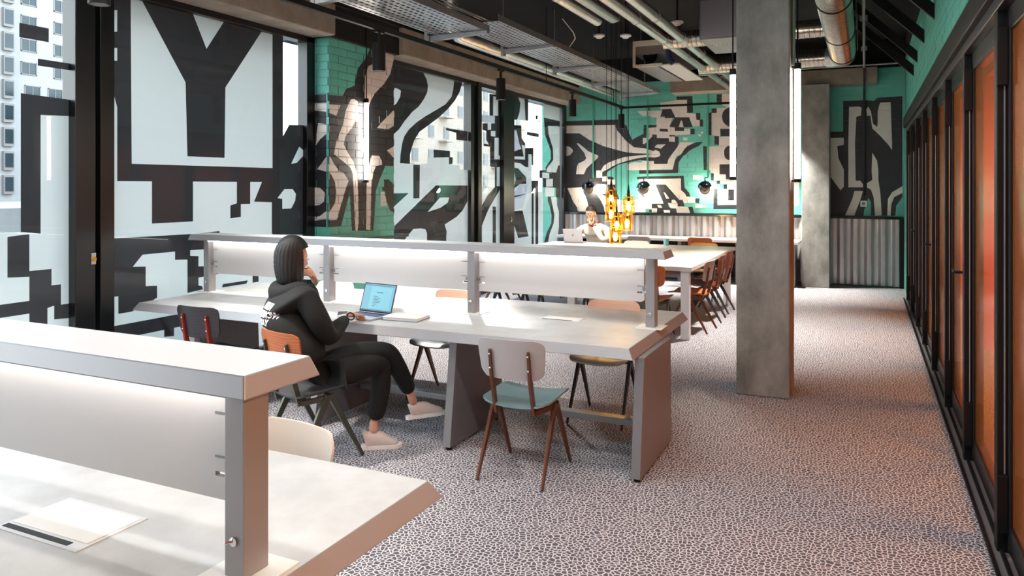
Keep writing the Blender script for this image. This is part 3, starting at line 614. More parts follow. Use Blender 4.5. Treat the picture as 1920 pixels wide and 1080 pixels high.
# far wall
wf = empty('wall_far'); tag(wf, 'far brick wall with teal, black and white graffiti mural', kind='structure')
box('wall_core', -5.8, 0.75, 13.76, 14.0, 0, 4.05, M['mortar'], wf)
trisW = resolve(layers('W'), (-5.5, 0.62, 1.1, 3.6), 'T')
brick_wall(wf, lambda a, z, d: (a, 13.76 - 0.0005 - d, z), (-5.33, 0.58, 1.16, 3.59), trisW, -1, order=lambda c: -((c[0] + c[1]) / 2))
box('black_band', -5.8, 0.75, 13.72, 13.76, 3.59, 4.05, M['ceil'], wf)
box('ledge', -5.33, 0.56, 13.64, 13.76, 1.11, 1.15, M['ledge'], wf, 0.004)
# corrugated sheets below the ledge
def corr_sheet(x0, x1):
    mb = MB(); n = int((x1 - x0) / 0.012); vs = []
    for i in range(n + 1):
        x = x0 + (x1 - x0) * i / n; t = (x / 0.205) % 1.0
        y = 13.70 - 0.030 * max(-1, min(1, 1.6 * math.sin(2 * PI * t)))
        vs += [(x, y, 0.02), (x, y, 1.11)]
    mb.add(vs, [(2 * i, 2 * i + 2, 2 * i + 3, 2 * i + 1) for i in range(n)])
    return mb.build('corrugated_sheet', M['corr'], wf, smooth=True)
xx = -5.33
while xx < 0.5:
    corr_sheet(xx, min(xx + 0.95, 0.5)); xx += 0.95
box('end_trim', 0.5, 0.56, 13.66, 13.76, 0, 1.15, M['black'], wf)

# concrete beam across the far wall and pillar against it
tag(box('beam_far', -3.15, 0.17, 13.35, 13.75, 3.31, 3.56, M['beam'], bevel=0.008), 'raw concrete beam high across the far wall', kind='structure')
tag(box('pillar_far', -0.95, -0.53, 13.2, 13.7, 0, 3.31, M['concrete'], bevel=0.01), 'raw concrete pillar standing against the far wall', kind='structure')
tag(box('pillar_near', -0.93, -0.53, 6.17, 6.57, 0, 4.05, M['concrete'], bevel=0.012), 'big square concrete pillar in the middle of the room', kind='structure')

tag(box('wall_back', -5.8, 3.9, -3.15, -3.0, 0, 4.05, M['backwall']), 'grey wall behind the camera', kind='structure')
# left window wall
wl = empty('wall_left'); tag(wl, 'glazed left wall with concrete lintels and a painted brick pier', kind='structure')
box('beam', -5.75, -5.0, -3.0, 6.33, 3.22, 3.55, M['beam'], wl, 0.01)
box('beam', -5.75, -5.0, 7.6, 13.76, 3.22, 3.55, M['beam'], wl, 0.01)
box('black_upstand', -5.75, -5.02, -3.0, 13.76, 3.55, 4.05, M['ceil'], wl)
pier = box('brick_pier', -5.44, -5.112, 6.362, 7.56, 0, 3.22, M['mortar'], wl)
box('pier_head', -5.75, -5.06, 6.33, 7.6, 3.22, 4.05, M['ceil'], wl)
trisF = resolve(layers('F'), (6.3, 7.6, -0.1, 3.3), 'T')
brick_wall(pier, lambda a, z, d: (-5.1115 + d, a, z), (6.352, 7.562, 0.72, 3.22), trisF, 1)
trisS = resolve(layers('S'), (-5.8, -5.0, -0.1, 3.3), 'T')
brick_wall(pier, lambda a, z, d: (a, 6.3615 - d, z), (-5.42, -5.103, 0.72, 3.22), trisS, -1)
box('pier_base', -5.44, -5.1, 6.35, 7.565, 0, 0.72, M['teal'], pier)
box('pier_ledge', -5.3, -5.02, 6.3, 7.75, 1.04, 1.07, M['ledge'], wl, 0.004)

VM = {'K': M['vk'], 'W': M['vw'], 'H': M['vh']}
def window(n, key, y0, y1, frames, lab, edge=True):
    """frames: list of (y0, y1, depth) uprights"""
    wn = empty('window_%d' % n); tag(wn, lab, kind='structure')
    MB().add([(-5.335, y0, 0.06), (-5.335, y1, 0.06), (-5.335, y1, 3.19), (-5.335, y0, 3.19)], [(0, 1, 2, 3)]).build('pane', M['glass'], wn)
    if key:
        mb = MB()
        for c in 'KWH': mb.mat(VM[c])
        for c, t in resolve(layers(key)):
            mb.mat(VM[c]); mb.add([(-5.346, a, z) for a, z in t], [(0, 1, 2)])
        mb.build('window_graphic', None, wn)
    for a, b, d in frames: box('upright', -5.42, -5.42 + d, a, b, 0.0, 3.22, M['frame'], wn, 0.004)
    lo = min([y0] + [f[0] for f in frames]); hi = max([y1] + [f[1] for f in frames])
    box('head_rail', -5.42, -5.29, lo, hi, 3.16, 3.22, M['frame'], wn, 0.004)
    box('bottom_rail', -5.42, -5.29, lo, hi, 0.0, 0.09, M['frame'], wn, 0.004)
    return wn
w0 = window(1, None, 0.9, 2.35, [(0.84, 0.92, 0.12), (2.35, 2.42, 0.12)], 'tall clear window pane beside the near table')
w1 = window(2, 'A', 2.42, 3.70, [(3.66, 3.82, 0.15)], 'tall window with black and white block graphics beside the door jamb')
w2 = window(3, 'B', 3.97, 6.26, [(3.86, 3.98, 0.15), (6.23, 6.35, 0.13)], 'large window with a big black letter Y on a white square')
box('rebate', -5.42, -5.34, 3.82, 3.86, 0, 3.22, M['black'], w2)
w3 = window(4, 'C', 7.56, 9.86, [(9.85, 9.94, 0.13), (10.04, 10.16, 0.15)], 'window with curling black and white lettering beside the brick pier')
w4 = window(5, 'D', 10.16, 10.96, [(10.93, 11.33, 0.15)], 'narrow window with pixelated block graphics')
w5 = window(6, 'E', 11.33, 13.66, [(13.62, 13.76, 0.14)], 'window with curved letters nearest the far wall')
w6 = window(7, None, -3.0, 0.84, [(-1.1, -1.02, 0.12)], 'clear window beside the camera')
box('glass_seal', -5.325, -5.31, 9.94, 10.04, 0, 3.18, M['frame'], w3)
def door_latch(y, parent):
    MB().lathe((-5.265, y, 1.10), [(0.0001, -0.0), (0.018, 0.0), (0.018, 0.012), (0.0001, 0.012)], 14, (1, 0, 0)).build('latch_rose', M['brass'], parent, smooth=True)
    box('latch_plate', -5.27, -5.262, y - 0.02, y + 0.02, 1.06, 1.15, M['chrome'], parent, 0.003)
door_latch(3.80, w1); door_latch(11.2, w4)

# right wall: teal brick above a row of orange glazed doors
wr = empty('wall_right'); tag(wr, 'teal painted brick wall above the orange glass doors', kind='structure')
box('wall_core', 0.59, 0.85, -3.0, 14.0, 2.64, 3.72, M['mortar'], wr)
box('wall_end', 0.56, 0.85, 12.4, 13.76, 0, 2.64, M['teal'], wr)
box('black_top', 0.585, 0.85, -3.0, 14.0, 3.72, 4.05, M['ceil'], wr)
brick_wall(wr, lambda a, z, d: (0.5895 - d, a, z), (2.4, 13.76, 2.65, 3.72), [('T', [(2.0, 2.6), (14, 2.6), (14, 4)]), ('T', [(2.0, 2.6), (14, 4), (2, 4)])], -1, keep=300, order=lambda c: c[0])
box('teal_plaster', 0.581, 0.59, -3.0, 2.4, 2.65, 3.72, M['teal'], wr)

tr = empty('trim_1'); tag(tr, 'black steel door header and floor track along the orange doors', kind='structure')
box('header', 0.50, 0.85, -3.0, 12.45, 2.50, 2.65, M['black'], tr, 0.006)
box('header_track', 0.53, 0.60, -3.0, 12.45, 2.44, 2.50, M['dark_leg'], tr, 0.004)
box('floor_track', 0.50, 0.515, -3.0, 12.45, 0.0, 0.018, M['black'], tr)
box('floor_track', 0.545, 0.56, -3.0, 12.45, 0.0, 0.022, M['black'], tr)
box('floor_channel', 0.50, 0.75, -3.0, 12.45, 0.0, 0.006, M['leg'], tr)
posts = [1.55, 2.8, 4.05, 5.30, 6.50, 7.72, 8.93, 10.05, 11.15, 12.3]
for i in range(len(posts) - 1):
    a, b = posts[i] + 0.03, posts[i + 1] - 0.05
    dn = empty('door_%d' % (i + 1))
    names = ['nearest', 'second', 'third', 'fourth', 'fifth', 'sixth', 'seventh', 'eighth', 'farthest']
    tag(dn, 'orange glass door in a black steel frame, %s of the row' % names[i], kind='structure')
    MB().add([(0.588, a, 0.1), (0.588, b, 0.1), (0.588, b, 2.4), (0.588, a, 2.4)], [(0, 1, 2, 3)]).build('pane', M['orange'], dn)
    box('stile', 0.575, 0.63, a, a + 0.055, 0.02, 2.44, M['black'], dn, 0.004)
    box('stile', 0.575, 0.63, b - 0.055, b, 0.02, 2.44, M['black'], dn, 0.004)
    box('top_rail', 0.575, 0.63, a + 0.07, b - 0.07, 2.34, 2.44, M['frame'], dn, 0.004)
    box('bottom_rail', 0.575, 0.63, a + 0.07, b - 0.07, 0.03, 0.15, M['frame'], dn, 0.004)
    box('metal_seal', 0.56, 0.566, b - 0.012, b - 0.007, 0.1, 2.36, M['steel'], dn)
    box('post', 0.535, 0.63, b, b + 0.08, 0.0, 2.50, M['black'], dn, 0.004)
    h = box('hinge', 0.53, 0.575, b - 0.035, b - 0.003, 0.10, 0.36, M['black'], dn, 0.004)
    box('hinge', 0.53, 0.575, b - 0.035, b - 0.003, 2.1, 2.36, M['black'], dn, 0.004)
    if i % 2 == 1 or i == 3:
        hb = box('handle_plate', 0.555, 0.566, a + 0.02, a + 0.055, 0.98, 1.2, M['black'], dn)
        MB().tube([(0.56, a + 0.038, 1.12), (0.50, a + 0.038, 1.12), (0.50, a + 0.16, 1.12)], 0.009, 10).build('door_handle', M['black'], dn, smooth=True)
# rooms behind the doors
rm = empty('room_behind'); tag(rm, 'terracotta meeting rooms behind the orange glass', kind='structure')
box('back_wall', 3.6, 3.75, -3.0, 14.0, 0, 4.05, M['terracotta'], rm)
box('room_floor', 0.75, 3.75, -3.0, 14.0, -0.12, 0.0, M['carpet'], rm)
box('room_ceiling', 0.85, 3.75, -3.0, 14.0, 2.75, 2.85, M['terracotta'], rm)
for y in (2.2, 5.3, 8.93, 12.6): box('partition', 0.9, 3.6, y - 0.05, y + 0.05, 0, 2.75, M['terracotta'], rm)
for y in (0.6, 3.75, 7.1, 10.7):  # added lamps that light the rooms so the orange glass glows
    l = bpy.data.lights.new('added_room_lamp', 'AREA'); l.shape = 'RECTANGLE'; l.size = 0.5; l.size_y = 1.2; l.energy = 55; l.color = (1, 0.75, 0.45)
    lo = bpy.data.objects.new('added_room_lamp', l); COL.objects.link(lo); lo.location = (2.3, y, 2.7)
    cl = empty('added_ceiling_lamp', (2.3, y, 2.70)); tag(cl, 'added warm panel lamp lighting the room behind the orange doors, %s' % {0.6: 'nearest the camera', 3.75: 'second nearest', 7.1: 'third', 10.7: 'farthest'}[y], 'lamp', 'added panel lamps in the rooms behind the doors')
    box('lamp_frame', -0.28, 0.28, -0.63, 0.63, 0.015, 0.05, M['black'], cl)
    box('diffuser', -0.26, 0.26, -0.61, 0.61, 0.008, 0.016, M['warmled'], cl)

# outdoors
tag(box('terrace_ground', -140, -5.6, -30, 160, -0.3, -0.15, M['pave']), 'pale paved terrace outside the windows', kind='structure')
tag(box('terrace_parapet', -14.3, -14.0, -10, 60, -0.15, 1.25, M['pave']), 'pale parapet wall outside', kind='structure')
def Z5(z): return 1.65 + 5 * (z - 1.65)
bl = empty('apartment_block'); tag(bl, 'white apartment block with square windows seen through the left window', 'building')
box('facade', -112, -100.0, 61.0, 72.0, -0.15, 45, M['facade'], bl)
def outwin(parent, y0, y1, z0, z1, X=-100.0):
    f = MB(); t = 0.12
    f.box(X - 0.02, X + 0.1, y0, y1, z0, z0 + t).box(X - 0.02, X + 0.1, y0, y1, z1 - t, z1).box(X - 0.02, X + 0.1, y0, y0 + t, z0, z1).box(X - 0.02, X + 0.1, y1 - t, y1, z0, z1)
    f.box(X - 0.02, X + 0.08, (y0 + y1) / 2 - 0.05, (y0 + y1) / 2 + 0.05, z0, z1)
    fo = f.build('window', M['winframe'], parent)
    box('pane', X, X + 0.03, y0 + t, y1 - t, z0 + t, z1 - t, M['winglass'], fo)
for k in range(-6, 6):
    zc = Z5(5.35) + k * 3.05
    sh = 0.5 if k <= -2 else 0
    outwin(bl, 61.9 + sh, 64.0 + sh, zc - 0.8, zc + 0.9)
    outwin(bl, 66.3 - 1.6 * sh, 68.4 - 1.6 * sh, zc - 0.85, zc + 0.85)
bw = empty('bay_window_tower'); tag(bw, 'pale tower with stacked bay windows at the far left edge', 'building')
box('facade', -110, -99.4, 40.0, 60.95, -0.15, 45, M['facade'], bw)
for k in range(-6, 6):
    zc = Z5(5.35) + k * 3.05
    for y in (57.0, 59.8):
        b_ = box('bay', -99.4, -98.9, y - 0.65, y + 0.65, zc - 1.2, zc + 1.2, M['winframe'], bw)
        box('pane', -98.92, -98.86, y - 0.5, y + 0.5, zc - 0.85, zc + 0.95, M['winglass'], b_)
b2 = empty('balcony_house'); tag(b2, 'beige house with balconies seen through the curling graphics', 'building')
box('facade', -60, -50, 72, 112, -0.15, 18.5, M['facade2'], b2)
for k in range(5):
    for j in range(10):
        y = 74 + j * 3.8; z = 1.6 + 3.1 * k
        f = box('window', -50.05, -49.95, y, y + 1.5, z, z + 1.7, M['winframe'], b2)
        box('pane', -49.96, -49.92, y + 0.12, y + 1.38, z + 0.12, z + 1.58, M['winglass'], f)
    for j in range(5):
        y = 76.6 + j * 7.6; z = 1.2 + 3.1 * k
        box('balcony', -49.95, -48.8, y, y + 2.2, z, z + 0.16, M['facade2'], b2)

# ================================================================== TABLES WITH LIT DIVIDERS
def slab(name, x0, x1, y0, y1, z1, h, flare, m_top, m_edge, parent, bevel=0.004):
    mb = MB(); mb.mat(m_edge)
    mb.add([(x0, y0, z1 - h), (x1, y0, z1 - h), (x1, y1, z1 - h), (x0, y1, z1 - h),
            (x0 + flare, y0 + flare, z1), (x1 - flare, y0 + flare, z1), (x1 - flare, y1 - flare, z1), (x0 + flare, y1 - flare, z1)],
           [(0, 3, 2, 1), (0, 1, 5, 4), (1, 2, 6, 5), (2, 3, 7, 6), (3, 0, 4, 7)])
    mb.mat(m_top); b = len(mb.v) - 8
    mb.f.append([b + 4, b + 5, b + 6, b + 7]); mb.mi.append(mb.cur)
    return mb.build(name, None, parent, bevel=bevel)

def lit_table(x0, x1, y0, y1, posts, label, boxes, panelspan):
    cx, cy = (x0 + x1) / 2, (y0 + y1) / 2
    t = empty('work_table', (0, 0, 0)); tag(t, label, 'table')
    slab('tabletop', x0, x1, y0, y1, 0.74, 0.058, 0.035, M['table'], M['tgrey'], t)
    # trestle panels that taper upwards, under the near half, and mirrored at the far half
    for px in panelspan:
        mb = MB(); w_ = 0.055
        prof = [(y0 + 0.02, 0.02), (cy + 0.05, 0.02), (cy + 0.02, 0.68), (y0 + 0.11, 0.68)]
        mb.prism(prof, 'x', px - w_, px); lg = mb.build('leg', M['leg'], t, bevel=0.003)
        for yy in (y0 + 0.05, cy): MB().lathe((px - w_ / 2, yy, 0), [(0.0001, 0), (0.018, 0), (0.018, 0.02), (0.0001, 0.02)], 12).build('foot', M['black'], lg)
    for a, b in zip(panelspan[:-1], panelspan[1:]):
        box('stretcher', a, b - 0.055, cy - 0.19, cy - 0.11, 0.145, 0.185, M['tgrey'], t, 0.003)
    for px in posts:
        p_ = box('post', px - 0.03, px + 0.03, cy - 0.035, cy + 0.045, 0.744, 1.19, M['tgrey'], t, 0.003)
        box('base_plate', px - 0.085, px + 0.085, cy - 0.08, cy + 0.09, 0.740, 0.745, M['white'], p_)
        MB().lathe((px, cy - 0.036, 0.83), [(0.0001, -0.002), (0.011, -0.002), (0.011, 0.004), (0.0001, 0.004)], 14, (0, -1, 0)).lathe((px, cy - 0.036, 0.83), [(0.004, 0), (0.003, 0.02), (0.0001, 0.022)], 8, (-0.6, -0.8, 0)).build('toggle_switch', M['chrome'], p_, smooth=True)
    # divider panels with bracket slots
    for a, b in zip(posts[:-1], posts[1:]):
        xa, xb = a + 0.045, b - 0.045
        sl = 0.05
        prof = [(xa, 0.90), (xb - 0.02, 0.90), (xb, 0.915), (xb, 0.955), (xb - sl, 0.955), (xb - sl, 0.966), (xb, 0.966), (xb, 1.01), (xb - 0.004, 1.01), (xb - 0.004, 1.10), (xb, 1.10),
                (xb, 1.185), (xa, 1.185), (xa, 1.10), (xa + 0.004, 1.10), (xa + 0.004, 1.01), (xa, 1.01), (xa, 0.966), (xa + sl, 0.966), (xa + sl, 0.955), (xa, 0.955), (xa, 0.915)]
        d_ = MB().prism(prof, 'y', cy + 0.0, cy + 0.014).build('divider_panel', M['panel'], t)
        for xe, s in ((xa, 1), (xb, -1)):
            for z in (1.105, 1.0):
                box('tab_cut', min(xe, xe + s * 0.05), max(xe, xe + s * 0.05), cy - 0.002, cy + 0.016, z, z + 0.005, M['leg'], d_)
            box('clip', min(xe - s * 0.02, xe + s * 0.012), max(xe - s * 0.02, xe + s * 0.012), cy - 0.008, cy, 0.975, 0.995, M['leg'], d_)
        for yy in (cy - 0.05, cy + 0.065):
            box('led_strip', xa, xb, yy - 0.008, yy + 0.008, 1.178, 1.188, M['strip'], t)
    slab('shelf', posts[0] - 0.12, posts[-1] + 0.12, cy - 0.125, cy + 0.125, 1.24, 0.05, 0.018, M['shelf'], M['tgrey'], t)
    for (a, b, c, d) in boxes:
        cv = box('cable_hatch', a, b, c, d, 0.7402, 0.7425, M['shelf'], t)
        box('brush_strip', a + 0.01, b - 0.05, c + 0.012, c + 0.03, 0.7426, 0.7435, M['black'], cv)
        box('hatch_lid', a + 0.012, b - 0.012, c + 0.04, d - 0.012, 0.7426, 0.744, M['white'], cv, 0.0006)
    return t
T0 = lit_table(-5.18, -1.19, 0.64, 2.035, [-5.15, -3.86, -2.56, -1.32], 'near white work table with lit divider, beside the camera', [(-2.10, -1.775, 1.232, 1.442), (-3.9, -3.58, 0.95, 1.16)], [-4.80, -2.34, -1.13])
T1 = lit_table(-5.18, -1.165, 4.06, 5.50, [-5.13, -3.84, -2.55, -1.25], 'long grey work table with lit divider where the woman sits', [(-2.02, -1.74, 4.745, 4.90)], [-4.60, -3.40, -2.34, -1.13])

# ================================================================== CHAIRS
def chair(label, seat_m, back_m, leg_m, strut_m=None, group=None, back_under=None):
    t = empty('compass_chair'); tag(t, label, 'chair', group)
    strut_m = strut_m or leg_m
    # bent ply seat
    nx, ny = 12, 12; vs = []; fs = []
    def outline(u, v):
        x = (u - 0.5) * 0.41; y = -0.185 + v * 0.40
        rr = 0.055
        dx = max(0, abs(x) - (0.205 - rr)); dyf = max(0, y - (0.215 - rr)); dyb = max(0, (-0.185 + rr) - y); dy = max(dyf, dyb)
        if dx > 0 and dy > 0:
            l = math.hypot(dx, dy)
            m_ = max(dx, dy) / l
            x = math.copysign(0.205 - rr + dx * m_, x); y = (0.215 - rr + dy * m_) if dyf > 0 else (-0.185 + rr - dy * m_)
        z = 0.462 - 0.030 * (1 - (2 * u - 1) ** 2) * (0.75 + 0.25 * (1 - v)) - 0.010 * (1 - v) - 0.010 * max(0, v - 0.85) / 0.15
        return x, y, z
    for th in (0.0, -0.011):
        for j in range(ny + 1):
            for i in range(nx + 1):
                x, y, z = outline(i / nx, j / ny); vs.append((x, y, z + th))
    k = (nx + 1) * (ny + 1)
    for j in range(ny):
        for i in range(nx):
            a = j * (nx + 1) + i; fs.append((a, a + 1, a + nx + 2, a + nx + 1)); fs.append((k + a + nx + 1, k + a + nx + 2, k + a + 1, k + a))
    rim = [i for i in range(nx + 1)] + [j * (nx + 1) + nx for j in range(1, ny + 1)] + [ny * (nx + 1) + i for i in range(nx - 1, -1, -1)] + [j * (nx + 1) for j in range(ny - 1, 0, -1)]
    for i in range(len(rim)):
        a, b = rim[i], rim[(i + 1) % len(rim)]; fs.append((a, k + a, k + b, b))
    MB().add(vs, fs).build('seat', seat_m, t, smooth=True)
    # curved backrest, wider at the top, rounded corners
    vs = []; fs = []; nx, nz = 14, 10
    def bk(u, v):
        s = u * 2 - 1; zt = v
        half = 0.185 + 0.02 * zt
        rr = 0.055; x = s * half; z = 0.58 + zt * 0.225
        dx = max(0, abs(x) - (half - rr)); dzt = max(0, z - (0.805 - rr)); dzb = max(0, (0.58 + rr) - z); dz = max(dzt, dzb)
        if dx > 0 and dz > 0:
            l = math.hypot(dx, dz); m_ = max(dx, dz) / l
            x = math.copysign(half - rr + dx * m_, x); z = (0.805 - rr + dz * m_) if dzt > 0 else (0.58 + rr - dz * m_)
        y = -0.215 - (z - 0.58) * 0.16 + 0.035 * (s * s)
        return x, y, z
    for th in (0.0, -0.010):
        for j in range(nz + 1):
            for i in range(nx + 1):
                x, y, z = bk(i / nx, j / nz); vs.append((x, y + th, z))
    k = (nx + 1) * (nz + 1)
    for j in range(nz):
        for i in range(nx):
            a = j * (nx + 1) + i; fs.append((a, a + nx + 1, a + nx + 2, a + 1)); fs.append((k + a + 1, k + a + nx + 2, k + a + nx + 1, k + a))
    rim = [i for i in range(nx + 1)] + [j * (nx + 1) + nx for j in range(1, nz + 1)] + [nz * (nx + 1) + i for i in range(nx - 1, -1, -1)] + [j * (nx + 1) for j in range(nz - 1, 0, -1)]
    for i in range(len(rim)):
        a, b = rim[i], rim[(i + 1) % len(rim)]; fs.append((b, k + b, k + a, a))
    MB().add(vs, fs).build('backrest', back_m, t, smooth=True)
    for s in (-1, 1):
        ap = (s * 0.185, -0.015, 0.415)
        MB().beam(ap, (s * 0.195, -0.245, 0.004), 0.024, 0.046, 0.014, 0.020, up=(0, 1, 0)).build('leg', leg_m, t, bevel=0.003)
        MB().beam((s * 0.185, 0.005, 0.415), (s * 0.195, 0.235, 0.004), 0.024, 0.040, 0.014, 0.020, up=(0, 1, 0)).build('leg', leg_m, t, bevel=0.003)
        st = MB().beam((s * 0.115, -0.155, 0.375), (s * 0.115, -0.213, 0.57), 0.018, 0.030, 0.018, 0.034, up=(0, 1, 0)).beam((s * 0.115, -0.213, 0.57), (s * 0.115, -0.250, 0.745), 0.018, 0.034, 0.014, 0.016, up=(0, 1, 0))
        st.beam((s * 0.185, -0.02, 0.405), (s * 0.115, -0.15, 0.385), 0.022, 0.030, up=(0, 0, 1))
        so = st.build('back_strut', strut_m, t, bevel=0.002)
        for zz, yy in ((0.72, -0.256), (0.64, -0.247)):
            MB().ball((s * 0.115, yy, zz), 0.006, (1, 0.6, 1), 8).build('screw', M['chrome'], so, smooth=True)
    MB().beam((-0.19, 0.0, 0.412), (0.19, 0.0, 0.412), 0.03, 0.018).build('cross_bar', leg_m, t)
    return t
def put(c, x, y, deg, z=0.0):
    c.location = (x, y, z); c.rotation_euler = (0, 0, math.radians(deg - 90)); return c
def again(c, label, x, y, deg, group=None):
    n = copy_tree(c); n['label'] = label
    if group: n['group'] = group
    return put(n, x, y, deg)
c1 = put(chair('empty chair with greige back, blue-grey seat and bronze legs at the long table', M['teal_seat'], M['beige_back'], M['brown_leg']), -1.785, 3.99, 92)
c2 = put(chair('orange plywood chair the woman in the black hoodie sits on', M['dark_leg'], M['orange_ply'], M['olive_leg']), -3.04, 3.62, 74)
c3 = put(chair('dark walnut backed chair with red struts at the left end of the long table', M['dark_seat'], M['dark_ply'], M['dark_leg'], M['red_leg']), -4.27, 4.09, 90)
c4 = put(chair('pale salmon backed chair with dark legs behind the right end of the long table', M['pgrey_seat'], M['salmon_ply'], M['dark_leg']), -1.68, 5.13, 270)
c5 = put(chair('teal seated chair with bronze legs behind the middle of the long table', M['teal_seat'], M['salmon_ply'], M['brown_leg']), -3.00, 5.13, 270)
c6 = put(chair('white backed chair behind the left half of the long table', M['pgrey_seat'], M['white'], M['dark_leg']), -4.25, 5.16, 270)
c7 = put(chair('pale beige chair tucked in at the far side of the near table', M['pgrey_seat'], M['pale_back'], M['brown_leg']), -1.86, 1.87, 262)

# ================================================================== LARGE COMMUNAL TABLE AT THE BACK
t2 = empty('communal_table'); tag(t2, 'large pale communal table under the amber lanterns', 'table')
slab('tabletop', -4.45, -1.67, 8.05, 11.05, 0.785, 0.045, 0.004, M['t2top'], M['t2top'], t2)
box('apron', -4.3, -1.80, 8.14, 8.18, 0.66, 0.74, M['leg'], t2); box('apron', -4.3, -1.80, 10.9, 10.94, 0.66, 0.74, M['leg'], t2)
box('apron', -1.84, -1.80, 8.18, 10.9, 0.66, 0.74, M['leg'], t2); box('apron', -4.3, -4.26, 8.18, 10.9, 0.66, 0.74, M['leg'], t2)
for x in (-1.80, -3.1, -4.35):
    for y in (8.1, 10.78): box('leg', x, x + 0.09, y, y + 0.09, 0, 0.74, M['shelf'], t2, 0.003)
k1 = put(chair('orange plywood chair at the near right corner of the communal table', M['orange_ply'], M['orange_ply'], M['olive_leg']), -2.12, 8.12, 90)
g = 'chairs along the communal table'
k1['group'] = g
tan = put(chair('taupe backed chair with orange seat, first along the right side of the communal table', M['orange_ply'], M['tan_back'], M['brown_leg'], M['brown_leg'], g), -1.82, 8.72, 175)
red = put(chair('red-brown plywood chair, second along the right side of the communal table', M['red_ply'], M['red_ply'], M['dark_leg'], M['brown_leg'], g), -1.82, 9.45, 182)
again(red, 'red-brown plywood chair, farthest along the right side of the communal table', -1.83, 10.15, 178, g)
again(red, 'red-brown chair at the near side of the communal table, beside the orange one', -2.72, 8.2, 90, g)
again(red, 'red-brown chair at the near side of the communal table, third from the right', -3.28, 8.2, 93, g)
again(red, 'red-brown chair at the near side of the communal table, fourth from the right', -3.86, 8.2, 88, g)
again(tan, 'taupe backed chair at the left side of the communal table', -4.5, 9.3, 5, g)
yel = put(chair('honey yellow plywood chair at the far side of the communal table', M['yellow_ply'], M['yellow_ply'], M['dark_leg'], None, g), -2.17, 11.12, 270)
again(c6, 'white backed chair at the far side of the communal table beside the lanterns', -3.2, 11.12, 270, g)
mch = put(chair('red-brown chair the man in the cream sweater sits on', M['red_ply'], M['red_ply'], M['dark_leg']), -3.92, 11.62, 265)
# wall desk
wd = empty('wall_desk'); tag(wd, 'long pale desk along the corrugated far wall', 'desk')
slab('desktop', -5.2, -0.98, 12.98, 13.62, 0.745, 0.045, 0.003, M['t2top'], M['t2top'], wd)
for x in (-5.1, -4.0, -2.95, -1.98, -1.1): box('support_panel', x, x + 0.06, 13.05, 13.55, 0, 0.70, M['leg'], wd)
box('modesty_panel', -5.1, -1.04, 13.5, 13.54, 0.06, 0.70, M['black'], wd)
put(chair('orange plywood chair at the wall desk beside the pillar', M['orange_ply'], M['orange_ply'], M['dark_leg'], None, 'chairs at the wall desk'), -2.47, 12.75, 90)
put(chair('grey backed chair at the wall desk behind the lanterns', M['beige_back'], M['beige_back'], M['dark_leg'], M['brown_leg'], 'chairs at the wall desk'), -3.45, 12.6, 88)

# ================================================================== THINGS ON THE TABLES
def laptop(name, label, loc, deg, scr=True, tilt=100, w_=0.305, d_=0.213):
    t = empty(name, loc, math.radians(deg)); tag(t, label, 'laptop')
    b = box('base', -w_ / 2, w_ / 2, -d_, 0, 0, 0.013, M['silver'], t, 0.003)
    box('keyboard', -w_ / 2 + 0.02, w_ / 2 - 0.02, -0.115, -0.015, 0.0132, 0.0145, M['keys'], b)
    box('trackpad', -0.055, 0.055, -0.2, -0.125, 0.0132, 0.0138, M['shelf'], b)
    a = math.radians(tilt - 90)
    mtx = Matrix.Translation((0, 0, 0.013)) @ Matrix.Rotation(-a, 4, 'X')
    l = MB().box(-w_ / 2, w_ / 2, 0, 0.006, 0, d_).xform(mtx).build('lid', M['silver'], t, bevel=0.002)
    if scr:
        MB().box(-w_ / 2 + 0.002, w_ / 2 - 0.002, -0.0008, 0.0, 0.003, d_ - 0.003).xform(mtx).build('bezel', M['black'], l)
        MB().box(-w_ / 2 + 0.009, w_ / 2 - 0.009, -0.0014, -0.0008, 0.014, d_ - 0.010).xform(mtx).build('screen', M['screen'], l)
        MB().box(-w_ / 2 + 0.075, w_ / 2 - 0.03, -0.0020, -0.0014, 0.03, d_ - 0.03).xform(mtx).build('document', M['scrdoc'], l)
        mb = MB(); random.seed(3)
        mb.box(-0.02, 0.04, -0.0026, -0.0020, 0.142, 0.148)
        for i in range(7):
            z = 0.115 - i * 0.011; x0 = -0.045 + 0.01 * (i % 2); mb.box(x0, x0 + random.uniform(0.03, 0.09), -0.0026, -0.0020, z, z + 0.0035)
        mb.box(-w_ / 2 + 0.012, w_ / 2 - 0.012, -0.0026, -0.0020, 0.016, 0.021); mb.box(-w_ / 2 + 0.012, w_ / 2 - 0.012, -0.0026, -0.0020, d_ - 0.02, d_ - 0.016)
        mb.xform(mtx).build('screen_text', M['scrtext'], l)
    else:
        MB().ball((0, 0.0075, d_ * 0.52), 0.012, (1, 0.1, 1.1), 10).xform(mtx).build('lid_mark', M['leg'], l)
    return t
laptop('laptop', 'open laptop with a blue document screen in front of the woman', (-3.14, 4.41, 0.741), -8, tilt=108)
laptop('laptop', 'grey laptop open in front of the man, lid towards the camera', (-4.03, 10.80, 0.786), 180, scr=False, tilt=108)
nb = empty('notebook', (-2.85, 4.37, 0.741), math.radians(4)); tag(nb, 'thick white notebook lying beside the blue-screened laptop', 'notebook')
box('cover', -0.135, 0.135, -0.10, 0.10, 0, 0.004, M['cover'], nb); box('pages', -0.13, 0.132, -0.096, 0.096, 0.004, 0.019, M['paper'], nb, 0.001)
box('cover', -0.135, 0.135, -0.10, 0.10, 0.019, 0.023, M['paper'], nb, 0.001); box('spine', -0.139, -0.135, -0.10, 0.10, 0, 0.023, M['cover'], nb)
ph = empty('phone', (-3.36, 4.33, 0.741), math.radians(35)); tag(ph, 'dark phone lying on the long table left of the laptop', 'phone')
